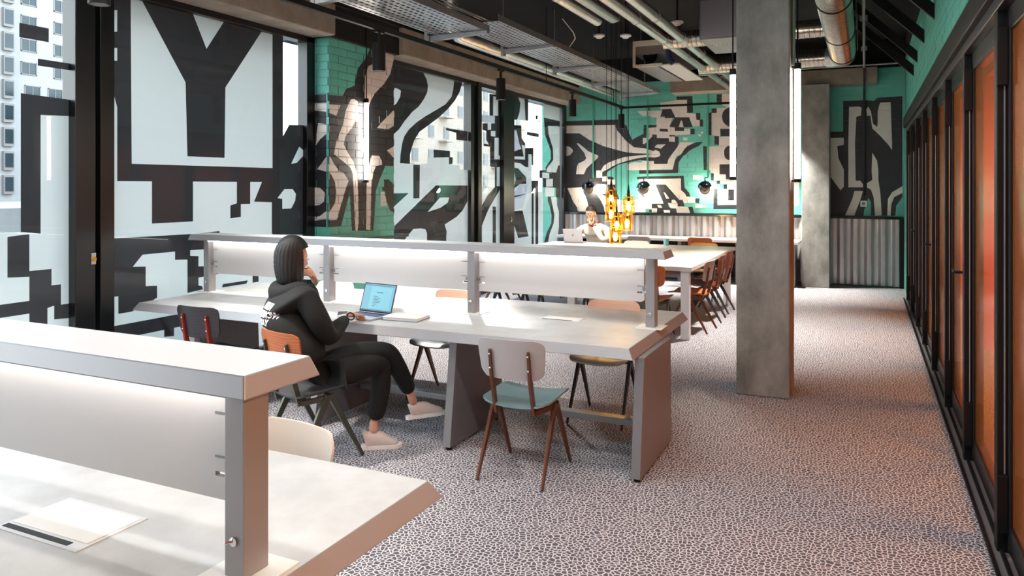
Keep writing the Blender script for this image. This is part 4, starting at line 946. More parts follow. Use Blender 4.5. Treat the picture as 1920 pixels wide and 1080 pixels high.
box('body', -0.036, 0.036, -0.075, 0.075, 0, 0.008, M['silver'], ph, 0.003); box('glass', -0.033, 0.033, -0.072, 0.072, 0.0082, 0.0088, M['black'], ph)
tag(MB().tube([(-2.985, 4.40, 0.745), (-2.93, 4.50, 0.744), (-2.86, 4.55, 0.744), (-2.74, 4.57, 0.744)], 0.0022, 6).build('charging_cable', M['leg']), 'thin grey charging cable behind the notebook', 'cable')
bx = empty('paper_cup', (-2.62, 11.2 - 0.35, 0.786)); tag(bx, 'small blue glass jar on the communal table near the yellow chair', 'jar')
MB().lathe((0, 0, 0), [(0.0001, 0), (0.035, 0), (0.04, 0.09), (0.032, 0.1), (0.030, 0.1), (0.033, 0.01), (0.0001, 0.01)], 16).build('body', M['edge'], bx, smooth=True)
bx.name = 'jar'

# ================================================================== PEOPLE
def skinned(name, nodes, edges, m, parent=None, root=0, sub=2):
    me = bpy.data.meshes.new(name); me.from_pydata([n[0] for n in nodes], edges, [])
    me.materials.append(m)
    o = bpy.data.objects.new(name, me); COL.objects.link(o)
    sk = o.modifiers.new('skin', 'SKIN'); sk.use_smooth_shade = True
    for i, n in enumerate(nodes):
        r = n[1] if isinstance(n[1], tuple) else (n[1], n[1])
        me.skin_vertices[0].data[i].radius = r
        me.skin_vertices[0].data[i].use_root = (i == root)
    s = o.modifiers.new('subsurf', 'SUBSURF'); s.levels = sub; s.render_levels = sub
    if parent: o.parent = parent
    return o
def baked(o):
    dg = bpy.context.evaluated_depsgraph_get(); dg.update()
    me = bpy.data.meshes.new_from_object(o.evaluated_get(dg)); 
    o.modifiers.clear(); old = o.data; o.data = me; me.name = o.name
    for p in me.polygons: p.use_smooth = True
    return o
def hand(palm, fwd, up, m, parent, side=1, curl=0.35, sc=1.0, name='hand'):
    """palm centre, finger direction, back-of-hand normal; five curled fingers rooted in the palm"""
    f = Vector(fwd).normalized(); u = Vector(up); u = (u - f * u.dot(f)).normalized(); s = f.cross(u) * side; p = Vector(palm)
    nodes = [(p - f * 0.055 * sc, (0.024 * sc, 0.017 * sc)), (p - f * 0.01 * sc, (0.036 * sc, 0.014 * sc)), (p + f * 0.03 * sc, (0.036 * sc, 0.012 * sc))]
    edges = [(0, 1), (1, 2)]
    h = skinned(name, [(tuple(n[0]), n[1]) for n in nodes], edges, m, parent, 0, 2)
    for i, (off, ln) in enumerate(((0.030, 0.066), (0.010, 0.074), (-0.010, 0.070), (-0.029, 0.054))):
        a = p + f * 0.022 * sc + s * off * sc
        pts = [a]; d = f.copy(); ang = 0
        for kk, part in enumerate((0.25, 0.33, 0.24, 0.18)):
            ang += curl * (0.4 if kk == 0 else 1.0)
            dd = f * math.cos(ang) - u * math.sin(ang); pts.append(pts[-1] + dd * ln * part * sc * 1.25)
        skinned('finger', [(tuple(q), 0.0095 * sc * (1 - 0.08 * j)) for j, q in enumerate(pts)], [(j, j + 1) for j in range(len(pts) - 1)], m, h, 0, 1)
    a = p - f * 0.03 * sc + s * 0.022 * sc
    pts = [a, a + (s * 0.7 + f * 0.5) * 0.034 * sc, a + (s * 0.9 + f * 1.15 - u * 0.2) * 0.05 * sc, a + (s * 0.85 + f * 1.75 - u * 0.45) * 0.055 * sc]
    skinned('thumb', [(tuple(q), 0.012 * sc * (1 - 0.1 * j)) for j, q in enumerate(pts)], [(j, j + 1) for j in range(3)], m, h, 0, 1)
    return h
def head(c, face, m, parent, sc=1.0):
    """a head with brow, nose, mouth, ears and eyes looking along `face`"""
    f = Vector(face).normalized(); up = Vector((0, 0, 1)); r = f.cross(up).normalized(); up = r.cross(f); c = Vector(c)
    R = Matrix((r, f, up)).transposed()
    bmx = bmesh.new(); bmesh.ops.create_icosphere(bmx, subdivisions=4, radius=1)
    for v in bmx.verts:
        x, y, z = v.co
        X = x * 0.074; Y = y * 0.092; Z = z * 0.112
        if z < 0: X *= 1 - 0.38 * (-z) ** 1.6; Y *= 1 - 0.10 * (-z); Y += 0.012 * (-z) * (1 if y > 0 else 0.2)
        if y > 0.3: Y -= 0.012 * (y - 0.3)
        g_ = lambda cx, cz, s_: math.exp(-((x - cx) ** 2 + (z - cz) ** 2) / (2 * s_ * s_))
        if y > 0:
            Y += 0.022 * math.exp(-(x * x) / 0.012) * math.exp(-((z + 0.22) ** 2) / 0.028)   # nose
            Y += 0.006 * math.exp(-((z - 0.22) ** 2) / 0.01) * math.exp(-(x * x) / 0.3)        # brow
            Y -= 0.010 * (g_(0.38, 0.03, 0.14) + g_(-0.38, 0.03, 0.14))                          # eye sockets
            Y += 0.005 * math.exp(-(x * x) / 0.06) * math.exp(-((z + 0.52) ** 2) / 0.006)       # lips
            Y += 0.010 * math.exp(-(x * x) / 0.1) * math.exp(-((z + 0.88) ** 2) / 0.02)         # chin
        v.co = c + R @ Vector((X * sc, Y * sc, Z * sc))
    me = bpy.data.meshes.new('head'); bmx.to_mesh(me); bmx.free(); me.materials.append(m)
    for p in me.polygons: p.use_smooth = True
    o = bpy.data.objects.new('head', me); COL.objects.link(o); o.parent = parent
    for s in (-1, 1):
        e = c + R @ Vector((s * 0.030 * sc, 0.076 * sc, 0.006 * sc)); MB().ball(e, 0.0115 * sc, (1, 1, 1), 12).build('eye', M['white'], o, smooth=True)
        e2 = c + R @ Vector((s * 0.030 * sc, 0.0845 * sc, 0.006 * sc)); MB().ball(e2, 0.0052 * sc, (1, 1, 1), 10).build('iris', M['hair2'], o, smooth=True)
        q = c + R @ Vector((s * 0.076 * sc, -0.006, -0.002)); MB().ball(q, 0.03 * sc, (0.3 + 0.3 * abs(f.x), 0.3 + 0.3 * abs(f.y), 1.05), 12).build('ear', m, o, smooth=True)
    ml = c + R @ Vector((0, 0.089 * sc, -0.058 * sc)); MB().ball(ml, 0.02 * sc, (1, 0.35, 0.28), 10).build('mouth', M['lip'], o, smooth=True)
    return o
M['lip'] = mat('lips', (170, 96, 88), 0.5)

# ---- the woman at the long table
wo = empty('person', (-3.03, 3.62, 0.45)); tag(wo, 'person with long dark hair and black printed hoodie seated at the laptop', 'person')
wo_inv = Matrix.Translation((3.03, -3.62, -0.45))
def W_(o): o.matrix_parent_inverse = wo_inv; return o
# skin body: neck, legs (ankles) and forearms
body = baked(skinned('body', [((-3.03, 3.62, 0.53), (0.17, 0.145)), ((-3.13, 3.60, 0.68), (0.165, 0.14)), ((-3.23, 3.62, 0.83), (0.185, 0.15)), ((-3.26, 3.67, 0.955), (0.16, 0.11)), ((-3.27, 3.715, 1.04), 0.055), ((-3.285, 3.73, 1.09), 0.05),
    ((-3.06, 3.60, 0.965), 0.080), ((-2.98, 3.62, 0.83), 0.072), ((-2.975, 3.70, 0.715), 0.064), ((-3.02, 3.86, 0.765), 0.052), ((-3.065, 3.985, 0.785), 0.034),
    ((-3.40, 3.79, 0.965), 0.075), ((-3.43, 3.94, 0.87), 0.064), ((-3.40, 4.08, 0.800), 0.054), ((-3.36, 4.02, 0.90), 0.045), ((-3.315, 3.955, 0.975), 0.032)],
    [(0, 1), (1, 2), (2, 3), (3, 4), (4, 5), (3, 6), (6, 7), (7, 8), (8, 9), (9, 10), (3, 11), (11, 12), (12, 13), (13, 14), (14, 15)], M['hoodie'], wo, 0))
W_(body)
body.name = 'hoodie'
neck = W_(baked(skinned('neck', [((-3.25, 3.70, 1.03), 0.048), ((-3.285, 3.735, 1.13), 0.046)], [(0, 1)], M['skin'], wo)))
legs = W_(baked(skinned('legs', [((-2.93, 3.60, 0.50), (0.10, 0.09)), ((-2.84, 3.78, 0.53), 0.088), ((-2.77, 3.97, 0.535), 0.072), ((-2.78, 3.96, 0.34), 0.066), ((-2.80, 3.93, 0.17), 0.054),
    ((-3.06, 3.68, 0.52), (0.10, 0.09)), ((-2.90, 3.86, 0.59), 0.088), ((-2.76, 4.03, 0.595), 0.070), ((-2.735, 4.13, 0.43), 0.062), ((-2.715, 4.21, 0.29), 0.050)],
    [(0, 1), (1, 2), (2, 3), (3, 4), (5, 6), (6, 7), (7, 8), (8, 9), (0, 5)], M['trousers'], wo, 0)))
legs.name = 'trousers'
for a, b in (((-2.803, 3.93, 0.19), (-2.805, 3.925, 0.085)), ((-2.715, 4.20, 0.31), (-2.70, 4.235, 0.20))):
    W_(baked(skinned('ankle', [(a, 0.031), (b, 0.030)], [(0, 1)], M['skin'], wo)))
def shoe(heel, toe, up, parent):
    h = Vector(heel); t = Vector(toe); d = (t - h); L = d.length; d.normalize(); u = Vector(up); u = (u - d * u.dot(d)).normalized()
    nodes = [(h + u * 0.055, (0.036, 0.042)), (h + d * L * 0.2 + u * 0.068, (0.038, 0.054)), (h + d * L * 0.5 + u * 0.052, (0.044, 0.046)), (h + d * L * 0.78 + u * 0.032, (0.042, 0.027)), (h + d * L + u * 0.028, (0.030, 0.020))]
    s = skinned('shoe', [(tuple(n[0]), n[1]) for n in nodes], [(i, i + 1) for i in range(4)], M['shoe'], parent, 1)
    baked(s)
    r = d.cross(u)
    pts = []
    for t_, w2 in ((-0.13, 0.018), (-0.08, 0.034), (0.15, 0.038), (0.45, 0.040), (0.75, 0.047), (0.98, 0.040), (1.10, 0.018)): pts.append((t_, w2))
    vs = []
    for hh in (0.0, 0.022):
        for t_, w2 in pts: vs.append(h + d * L * t_ + r * w2 + u * hh)
        for t_, w2 in reversed(pts): vs.append(h + d * L * t_ - r * w2 + u * hh)
    n = 14; fs = [tuple(range(n - 1, -1, -1)), tuple(range(n, 2 * n))] + [(i, (i + 1) % n, (i + 1) % n + n, i + n) for i in range(n)]
    so = MB().add(vs, fs).build('sole', M['sole'], s); 
    return s
s1 = shoe((-2.845, 3.895, 0.002), (-2.675, 4.015, 0.002), (0, 0, 1), wo); W_(s1)
s2 = shoe((-2.72, 4.215, 0.115), (-2.55, 4.36, 0.13), (-0.1, 0.05, 1), wo); W_(s2)
hw = W_(head((-3.285, 3.745, 1.19), (0.42, 0.90, -0.15), M['skin'], wo, 0.97))
# long hair as one mass
bmx = bmesh.new(); bmesh.ops.create_icosphere(bmx, subdivisions=5, radius=1)
fdir = Vector((0.42, 0.90, 0)).normalized(); rdir = fdir.cross(Vector((0, 0, 1)))
random.seed(5)
for v in bmx.verts:
    x, y, z = v.co
    Z = z * 0.138 if z > 0 else z * 0.23
    q = max(0.0, -z); X = x / max(0.35, math.sqrt(max(0.02, 1 - z * z)) ** 0.45) * (0.092 + 0.020 * q); Y = y * (0.112 + 0.012 * q) - 0.024
    # open the face
    if y > 0.35 and z < 0.40:
        Y = Y * 0.35
    a = math.atan2(x, y); k = 1 + 0.018 * math.sin(a * 26 + z * 3) + 0.012 * math.sin(a * 57)
    X *= k; Y *= k
    v.co = Vector((-3.272, 3.745, 1.205)) + rdir * X + fdir * Y + Vector((0, 0, Z))
me = bpy.data.meshes.new('hair'); bmx.to_mesh(me); bmx.free(); me.materials.append(M['hair'])
for p in me.polygons: p.use_smooth = True
hr = bpy.data.objects.new('hair', me); COL.objects.link(hr); hr.parent = wo; W_(hr)
# strands in front of the shoulder
W_(baked(skinned('hair_lock', [((-3.225, 3.70, 1.19), 0.03), ((-3.205, 3.695, 1.08), 0.028), ((-3.20, 3.71, 0.99), 0.016)], [(0, 1), (1, 2)], M['hair'], wo)))
# hood folded on the back
hd = []
W_(baked(skinned('hood', [((-3.20, 3.60, 1.00), 0.045), ((-3.30, 3.61, 0.985), 0.052), ((-3.38, 3.67, 1.00), 0.052), ((-3.40, 3.76, 1.02), 0.042), ((-3.13, 3.65, 1.02), 0.038), ((-3.10, 3.73, 1.01), 0.026),
    ((-3.28, 3.60, 0.93), 0.040), ((-3.34, 3.64, 0.93), 0.035)], [(5, 4), (4, 0), (0, 1), (1, 2), (2, 3), (1, 6), (2, 7)], M['hoodie'], wo, 1)))
# hands
h1 = W_(hand((-3.085, 4.105, 0.792), (-0.1, 1, -0.1), (0.05, 0.1, 1), M['skin'], wo, -1, 0.35, 1.1))
h2 = W_(hand((-3.265, 3.905, 1.05), (-0.1, -0.5, 0.85), (0.8, 0.5, 0.1), M['skin'], wo, 1, 0.55, 1.0))
W_(MB().tube([Vector((-3.08, 4.055, 0.79)) + Vector((math.cos(a) * 0.030, 0, math.sin(a) * 0.024)) for a in [i * PI / 8 for i in range(17)]], 0.004, 8).build('bracelet', M['black'], wo, smooth=True))
# printed back: letters laid onto the hoodie surface
bpy.context.view_layer.update()
bvh = BVHTree.FromPolygons([body.matrix_world @ v.co for v in body.data.vertices], [tuple(p.vertices) for p in body.data.polygons])
back_n = Vector((-0.52, -0.854, 0.0)).normalized(); bu = Vector((0, 0, 1)); br = back_n.cross(bu).normalized() * -1
for i, (txt, sz, dx) in enumerate((('BERLIN', 0.050, 0.0), ('TOMORROW', 0.050, 0.0), ('TODAY', 0.050, 0.0), ('AGAIN', 0.044, 0.0))):
    fc = bpy.data.curves.new('print_text', 'FONT'); fc.body = txt; fc.size = sz; fc.align_x = 'CENTER'; fc.offset = 0.0022; fc.resolution_u = 3
    to = bpy.data.objects.new('print_tmp', fc); COL.objects.link(to)
    dg = bpy.context.evaluated_depsgraph_get(); me = bpy.data.meshes.new_from_object(to.evaluated_get(dg))
    bpy.data.objects.remove(to)
    b3 = bmesh.new(); b3.from_mesh(me); bmesh.ops.triangulate(b3, faces=b3.faces)
    for _ in range(2):
        bmesh.ops.subdivide_edges(b3, edges=[e for e in b3.edges if e.calc_length() > 0.012], cuts=1)
        bmesh.ops.triangulate(b3, faces=b3.faces)
    o0 = Vector((-3.300, 3.492, 0.905 - i * 0.046)) + back_n * 0.5
    miss = []
    for v in b3.verts:
        p = o0 + br * (v.co.x * 0.80 + dx) + bu * v.co.y
        hit = bvh.ray_cast(p, -back_n, 1.0)
        if hit[0] and abs(hit[3] - 0.5) < 0.075: v.co = hit[0] + back_n * 0.003
        else: miss.append(v)
    bmesh.ops.delete(b3, geom=miss, context='VERTS')
    b3.to_mesh(me); b3.free(); me.materials.clear(); me.materials.append(M['print'])
    po = bpy.data.objects.new('back_print', me); COL.objects.link(po); po.parent = wo; W_(po)

# ---- the man at the communal table
mn = empty('person', (-3.92, 11.62, 0.45)); tag(mn, 'person in a cream sweater leaning a hand on the mouth behind a grey laptop', 'person')
mn_inv = Matrix.Translation((3.92, -11.62, -0.45))
def N_(o): o.matrix_parent_inverse = mn_inv; return o
N_(baked(skinned('sweater', [((-3.92, 11.62, 0.54), (0.17, 0.13)), ((-3.92, 11.58, 0.72), (0.17, 0.12)), ((-3.93, 11.53, 0.88), (0.19, 0.12)), ((-3.94, 11.49, 0.99), (0.15, 0.09)), ((-3.95, 11.46, 1.06), 0.055),
    ((-3.73, 11.50, 0.96), 0.070), ((-3.66, 11.40, 0.84), 0.060), ((-3.70, 11.22, 0.80), 0.055), ((-3.80, 11.27, 0.92), 0.045), ((-3.88, 11.30, 1.02), 0.036),
    ((-4.15, 11.50, 0.96), 0.070), ((-4.26, 11.38, 0.84), 0.060), ((-4.25, 11.15, 0.825), 0.050), ((-4.16, 10.98, 0.825), 0.034)],
    [(0, 1), (1, 2), (2, 3), (3, 4), (3, 5), (5, 6), (6, 7), (7, 8), (8, 9), (3, 10), (10, 11), (11, 12), (12, 13)], M['cream'], mn)))
N_(baked(skinned('trousers', [((-3.92, 11.62, 0.50), (0.15, 0.10)), ((-3.82, 11.45, 0.54), 0.08), ((-3.80, 11.2, 0.55), 0.066), ((-3.80, 11.2, 0.3), 0.055), ((-3.80, 11.22, 0.1), 0.045),
    ((-4.02, 11.45, 0.54), 0.08), ((-4.05, 11.2, 0.55), 0.066), ((-4.05, 11.2, 0.3), 0.055), ((-4.05, 11.22, 0.1), 0.045)], [(0, 1), (1, 2), (2, 3), (3, 4), (0, 5), (5, 6), (6, 7), (7, 8)], M['trousers'], mn)))
for x in (-3.8, -4.05): N_(shoe((x, 11.24, 0.002), (x, 11.05, 0.002), (0, 0, 1), mn))
N_(baked(skinned('neck', [((-3.95, 11.48, 1.02), 0.056), ((-3.955, 11.42, 1.12), 0.054)], [(0, 1)], M['skin2'], mn)))
hm = N_(head((-3.955, 11.385, 1.205), (-0.22, -1.0, -0.22), M['skin2'], mn, 1.06))
bmx = bmesh.new(); bmesh.ops.create_icosphere(bmx, subdivisions=4, radius=1); random.seed(9)
for v in bmx.verts:
    x, y, z = v.co; k = 1 + random.uniform(-0.03, 0.03)
    zz = max(z, -0.1 if y > 0 else 0.22)
    v.co = Vector((-3.955 + x * 0.094 * k, 11.405 + y * 0.112 * k, 1.235 + zz * 0.118 * k))
me = bpy.data.meshes.new('hair'); bmx.to_mesh(me); bmx.free(); me.materials.append(M['hair2'])
for p in me.polygons: p.use_smooth = True
hr2 = bpy.data.objects.new('hair', me); COL.objects.link(hr2); hr2.parent = mn; N_(hr2)
N_(hand((-3.93, 11.275, 1.085), (-0.35, 0.15, 0.9), (0.3, -1, 0.1), M['skin2'], mn, 1, 0.5, 1.05))
N_(hand((-4.13, 10.93, 0.83), (0.3, -1, -0.1), (0, 0, 1), M['skin2'], mn, 1, 0.4, 1.05))
N_(baked(skinned('collar', [((-3.99, 11.40, 1.03), 0.02), ((-3.90, 11.40, 1.01), 0.02), ((-3.86, 11.45, 1.05), 0.02), ((-3.86, 11.50, 1.08), 0.018)], [(0, 1), (1, 2), (2, 3)], M['redcloth'], mn)))
# glasses
gl = MB()
for s in (-1, 1):
    c_ = Vector((-3.975 + s * 0.034, 11.285, 1.212)); gl.tube([c_ + Vector((math.cos(a) * 0.024, 0, math.sin(a) * 0.019)) for a in [i * PI / 8 for i in range(17)]], 0.0025, 6)
gl.tube([(-3.985, 11.283, 1.215), (-3.965, 11.283, 1.215)], 0.0025, 6)
N_(gl.build('glasses', M['black'], mn))

# ================================================================== LIGHTS AND CEILING SERVICES
def led_tube(x, y, z0, z1, label, wall=None, r=0.022):
    t = empty('tube_light', (x, y, z0)); tag(t, label, 'lamp', 'vertical tube lights')
    L = z1 - z0
    MB().tube([(0, 0, 0.02), (0, 0, L - 0.02)], r, 16).build('diffuser', M['led'], t, smooth=True)
    MB().tube([(0, 0, -0.01), (0, 0, 0.02)], r + 0.004, 14).build('end_cap', M['black'], t, smooth=True)
    MB().tube([(0, 0, L - 0.02), (0, 0, L + 0.03)], r + 0.004, 14).build('end_cap', M['black'], t, smooth=True)
    MB().tube([(0, 0, L + 0.03), (0, 0, 4.05 - z0)], 0.006, 8).build('flex', M['black'], t, smooth=True)
    if wall:
        for z in (0.0, L): MB().beam((0, 0, z), (wall[0], wall[1], z), 0.02, 0.012).build('bracket', M['black'], t)
    return t
led_tube(-0.485, 6.33, 1.69, 2.59, 'white tube light on the right side of the near concrete pillar', (-0.045, 0))
led_tube(-0.985, 6.36, 1.71, 2.58, 'white tube light on the left side of the near concrete pillar', (0.055, 0))
led_tube(-5.055, 6.94, 1.70, 2.60, 'white tube light on the painted brick pier', (-0.05, 0))
for x in (-0.505, -0.5):
    pass
MB_c = MB().tube([(-0.515, 6.30, 2.6), (-0.515, 6.30, 4.05)], 0.011, 10).tube([(-0.515, 6.38, 2.6), (-0.515, 6.38, 4.05)], 0.011, 10)
tag(MB_c.build('conduit', M['scar'], smooth=True), 'pair of grey conduits up the right face of the near pillar', 'conduit', 'wall conduits')

# black lighting track
tk = empty('lighting_track'); tag(tk, 'black ceiling lighting track above the windows and far wall', 'track')
box('rail', -3.922, -3.878, -2.5, 13.0, 3.025, 3.07, M['black'], tk)
box('rail', -3.90, -1.1, 12.982, 13.018, 3.03, 3.065, M['black'], tk)
for y in (0.5, 3.5, 6.4, 9.4, 12.4): MB().tube([(-3.9, y, 3.065), (-3.9, y, 4.05)], 0.005, 6).build('hanger', M['black'], tk)
def spot(x, y, label, e=170):
    t = empty('track_spot', (x, y, 3.03)); tag(t, label, 'lamp', 'black spotlights on the track')
    box('adapter', -0.02, 0.02, -0.06, 0.06, -0.025, 0, M['black'], t, 0.003)
    MB().beam((0.0, 0, -0.02), (0.0, 0, -0.12), 0.03, 0.012).build('arm', M['black'], t)
    MB().lathe((0, 0, -0.36), [(0.0001, 0.25), (0.055, 0.25), (0.058, 0.0), (0.052, 0.0), (0.050, 0.03)], 20).build('housing', M['black'], t, smooth=True)
    MB().lathe((0, 0, -0.335), [(0.0001, 0.0), (0.042, 0.0)], 20).build('lens', M['strip'], t)
    l = bpy.data.lights.new('spot_beam', 'SPOT'); l.energy = e; l.spot_size = math.radians(90); l.spot_blend = 0.6; l.color = (1, 0.94, 0.86); l.shadow_soft_size = 0.05
    o = bpy.data.objects.new('spot_beam', l); COL.objects.link(o); o.parent = t; o.location = (0, 0, -0.345)
    return t
spot(-3.9, 2.85, 'black track spotlight nearest the camera')
spot(-3.9, 5.54, 'black track spotlight in front of the painted brick pier')
spot(-3.9, 8.0, 'black track spotlight between the second and third windows')
spot(-3.9, 10.4, 'black track spotlight beside the last window')
spot(-3.9, 12.85, 'black track spotlight at the corner of the track')
spot(-1.85, 12.98, 'black track spotlight added unseen behind the near pillar, left one', 260)  # added where the pillar hides it, to brighten the far floor
spot(-1.25, 12.90, 'black track spotlight added unseen behind the near pillar, right one', 260)  # second added spot for the far floor, also out of sight

sp = spot(-1.2, 9.0, 'black ceiling spotlight added unseen behind the near pillar', 300)  # added out of sight to brighten the middle of the aisle
MB().tube([(0, 0, 0.0), (0, 0, 1.02)], 0.01, 8).build('stem', M['black'], sp)
# perforated cable tray with brackets
ct = empty('cable_tray'); tag(ct, 'perforated galvanised cable tray hanging along the ceiling', 'cable tray')
def perforated(x0, x1, y0, y1, z):
    """sheet with real slots: rows of strips and bridges"""
    mb = MB(); pitch = 0.075; slot = 0.05; y = y0; cols = 9; cw = (x1 - x0) / cols
    while y < y1:
        ye = min(y + pitch, y1)
        mb.add([(x0, y, z), (x1, y, z), (x1, y + pitch - slot, z), (x0, y + pitch - slot, z)], [(0, 1, 2, 3)])
        for c in range(cols + 1):
            xa = x0 + c * cw - 0.020; xb = xa + 0.040
            xa = max(xa, x0); xb = min(xb, x1)
            mb.add([(xa, y + pitch - slot, z), (xb, y + pitch - slot, z), (xb, ye, z), (xa, ye, z)], [(0, 1, 2, 3)])
        y += pitch
    return mb
for (xa, xb, ya, yb, z, brk) in ((-3.88, -3.32, 3.2, 6.55, 3.15, (3.9, 4.75, 6.45)), (-3.74, -3.22, 6.55, 12.9, 3.25, (7.9, 9.5, 11.1, 12.6))):
    perforated(xa, xb, ya, yb, z).build('tray_floor', M['steel'], ct)
    box('tray_side', xb, xb + 0.005, ya, yb, z, z + 0.065, M['steel'], ct); box('tray_side', xa - 0.005, xa, ya, yb, z, z + 0.05, M['steel'], ct)
    for y in brk:
        mb = MB(); mb.beam((xa - 0.06, y, z - 0.035), (xb + 0.04, y, z - 0.02), 0.05, 0.055, 0.05, 0.025)
        mb.box(xa - 0.10, xa - 0.06, y - 0.03, y + 0.03, z - 0.09, z + 0.30); mb.build('bracket', M['steel'], ct, bevel=0.002)
        MB().tube([(xa - 0.08, y, z + 0.30), (xa - 0.08, y, 4.05)], 0.008, 8).build('threaded_rod', M['steel'], ct)
cb = MB()
random.seed(4)
for i in range(7):
    x = -3.68 + i * 0.055; pts = []
    for k in range(40): pts.append((x + random.uniform(-0.012, 0.012), 3.2 + k * 0.25, 3.268 + random.uniform(0, 0.01)))
    cb.tube(pts, 0.008, 6)
tag(cb.build('cable_bundle', M['tgrey'], smooth=True), 'grey cables lying in the perforated tray', 'cables', kind='stuff')
tag(MB().tube([(-3.98, 6.95, 4.05), (-3.98, 6.95, 3.45), (-3.98, 7.0, 3.34), (-3.98, 7.12, 3.28), (-3.98, 13.3, 3.28)], 0.08, 18).build('insulated_pipe', M['foil'], smooth=True), 'foil wrapped pipe running beside the cable tray', 'pipe', 'silver insulated pipes')
# silver pipes
def pipe(pts, r, label, rings=True):
    t = empty('silver_pipe', (0, 0, 0)); tag(t, label, 'pipe', 'silver insulated pipes')
    MB().tube(pts, r, 18).build('lagging', M['foil'], t, smooth=True)
    if rings:
        a, b = Vector(pts[0]), Vector(pts[-1]); n = int((b - a).length / 1.1)
        for i in range(1, n):
            p = a.lerp(b, i / n); d = (b - a).normalized() * 0.012
            MB().tube([p - d, p + d], r + 0.003, 18).build('band', M['steel'], t, smooth=True)
    return t
pipe([(-2.13, 4.0, 3.36), (-2.13, 13.4, 3.36)], 0.055, 'silver pipe running the length of the ceiling, lower of the pair')
pipe([(-1.93, 4.0, 3.37), (-1.93, 13.4, 3.37)], 0.055, 'silver pipe running the length of the ceiling, right of the pair')
pipe([(-2.50, 4.0, 3.35), (-2.50, 7.4, 3.35)], 0.052, 'short silver pipe ending in a cap, leftmost of the ceiling pipes')
pp = pipe([(-2.32, 4.0, 3.35), (-2.32, 7.35, 3.35), (-2.32, 7.45, 3.38), (-2.32, 7.5, 3.46), (-2.32, 7.5, 4.05)], 0.05, 'silver pipe that turns up into the ceiling', False)
# spiral ducts
def ring_duct(pts, r, label, pitch=0.055):
    t = empty('spiral_duct'); tag(t, label, 'duct', 'spiral ventilation ducts')
    P = []; R = []
    for a, b in zip(pts[:-1], pts[1:]):
        a = Vector(a); b = Vector(b); n = max(1, int((b - a).length / pitch))
        for i in range(n):
            for f, dr in ((0, 0), (0.72, 0), (0.80, 0.005), (0.92, 0.005)):
                P.append(a.lerp(b, (i + f) / n)); R.append(r + dr)
    P.append(Vector(pts[-1])); R.append(r)
    MB().tube(P, r, 28, radii=R).build('duct_body', M['spiral'], t, smooth=True)
    return t
d1 = ring_duct([(-0.27, 3.6, 3.40), (-0.27, 10.85, 3.40)], 0.155, 'large spiral ventilation duct along the ceiling right of the pillar')
for y in (5.2, 7.55, 9.25, 10.7):
    MB().tube([(-0.27, y - 0.012, 3.40), (-0.27, y + 0.012, 3.40)], 0.168, 28).build('clamp', M['black'], d1, smooth=True)
    for xx in (-0.445, -0.095): MB().tube([(xx, y, 3.40), (xx, y, 4.05)], 0.006, 8).build('hanger_rod', M['steel'], d1)
ring_duct([(-0.35, 9.0, 3.40), (-2.2, 9.0, 3.40)], 0.10, 'spiral duct branching left from the large duct, nearer one')
el = [(-0.27, 10.85, 3.40), (-0.275, 10.95, 3.40), (-0.31, 11.04, 3.40), (-0.38, 11.10, 3.40), (-0.48, 11.12, 3.40)]
e2 = ring_duct([(-0.48, 11.12, 3.40), (-2.2, 11.12, 3.40)], 0.12, 'spiral duct turning left at the end of the large duct')
MB().tube(el, 0.14, 28, radii=[0.155, 0.152, 0.146, 0.138, 0.13]).build('elbow', M['steel'], e2, smooth=True)
# raking struts on the right wall
for i, (y, zb) in enumerate(((11.38, 3.12), (10.58, 3.18), (9.36, 3.21), (8.02, 3.20), (6.75, 3.20))):
    zt = zb + 0.14; q = [(0.58, zb), (0.58, zt), (0.58 - (4.05 - zt), 4.05), (0.58 - (4.05 - zb), 4.05)]
    mb = MB(); mb.add([(x, y - 0.03, z) for x, z in q] + [(x, y + 0.03, z) for x, z in q],
                      [(0, 1, 2, 3), (7, 6, 5, 4), (0, 4, 5, 1), (1, 5, 6, 2), (2, 6, 7, 3), (3, 7, 4, 0)])
    tag(mb.build('roof_strut', M['black']), 'black slanting roof strut against the teal wall, %s' % ['farthest from the camera', 'second from the far end', 'middle one', 'second from the camera', 'nearest the camera'][i], 'strut', 'black struts along the teal wall')
# conduits
cc = MB().tube([(-0.02, 3.5, 3.56), (-0.02, 13.6, 3.56)], 0.017, 12)
for y in (6.5, 9.5, 11.6): cc.box(-0.06, 0.02, y - 0.012, y + 0.012, 3.54, 3.60)
tag(cc.build('conduit', M['scar'], smooth=True), 'grey conduit along the ceiling right of the large duct', 'conduit', 'wall conduits')
tag(MB().tube([(-3.3, 13.30, 3.585), (0.57, 13.30, 3.585)], 0.014, 10).build('conduit', M['scar'], smooth=True), 'thin grey conduit along the top of the concrete beam', 'conduit', 'wall conduits')
tag(MB().tube([(-0.02, 13.32, 3.58), (-0.02, 13.32, 3.30), (-0.02, 13.70, 3.24), (-0.02, 13.715, 2.9), (-0.02, 13.715, 1.5)], 0.016, 10).mat(M['kpaint']).build('conduit', M['kpaint'], smooth=True), 'dark painted conduit down the letter N to the socket', 'conduit', 'wall conduits')
so = empty('wall_socket', (-0.03, 13.735, 1.36)); tag(so, 'small white socket below the letter N', 'socket')
box('plate', -0.05, 0.05, -0.03, 0, -0.05, 0.05, M['socket'], so, 0.004); MB().lathe((0, -0.031, 0), [(0.0001, 0.0), (0.026, 0), (0.026, 0.002), (0.0001, 0.002)], 16, (0, -1, 0)).build('insert', M['leg'], so)
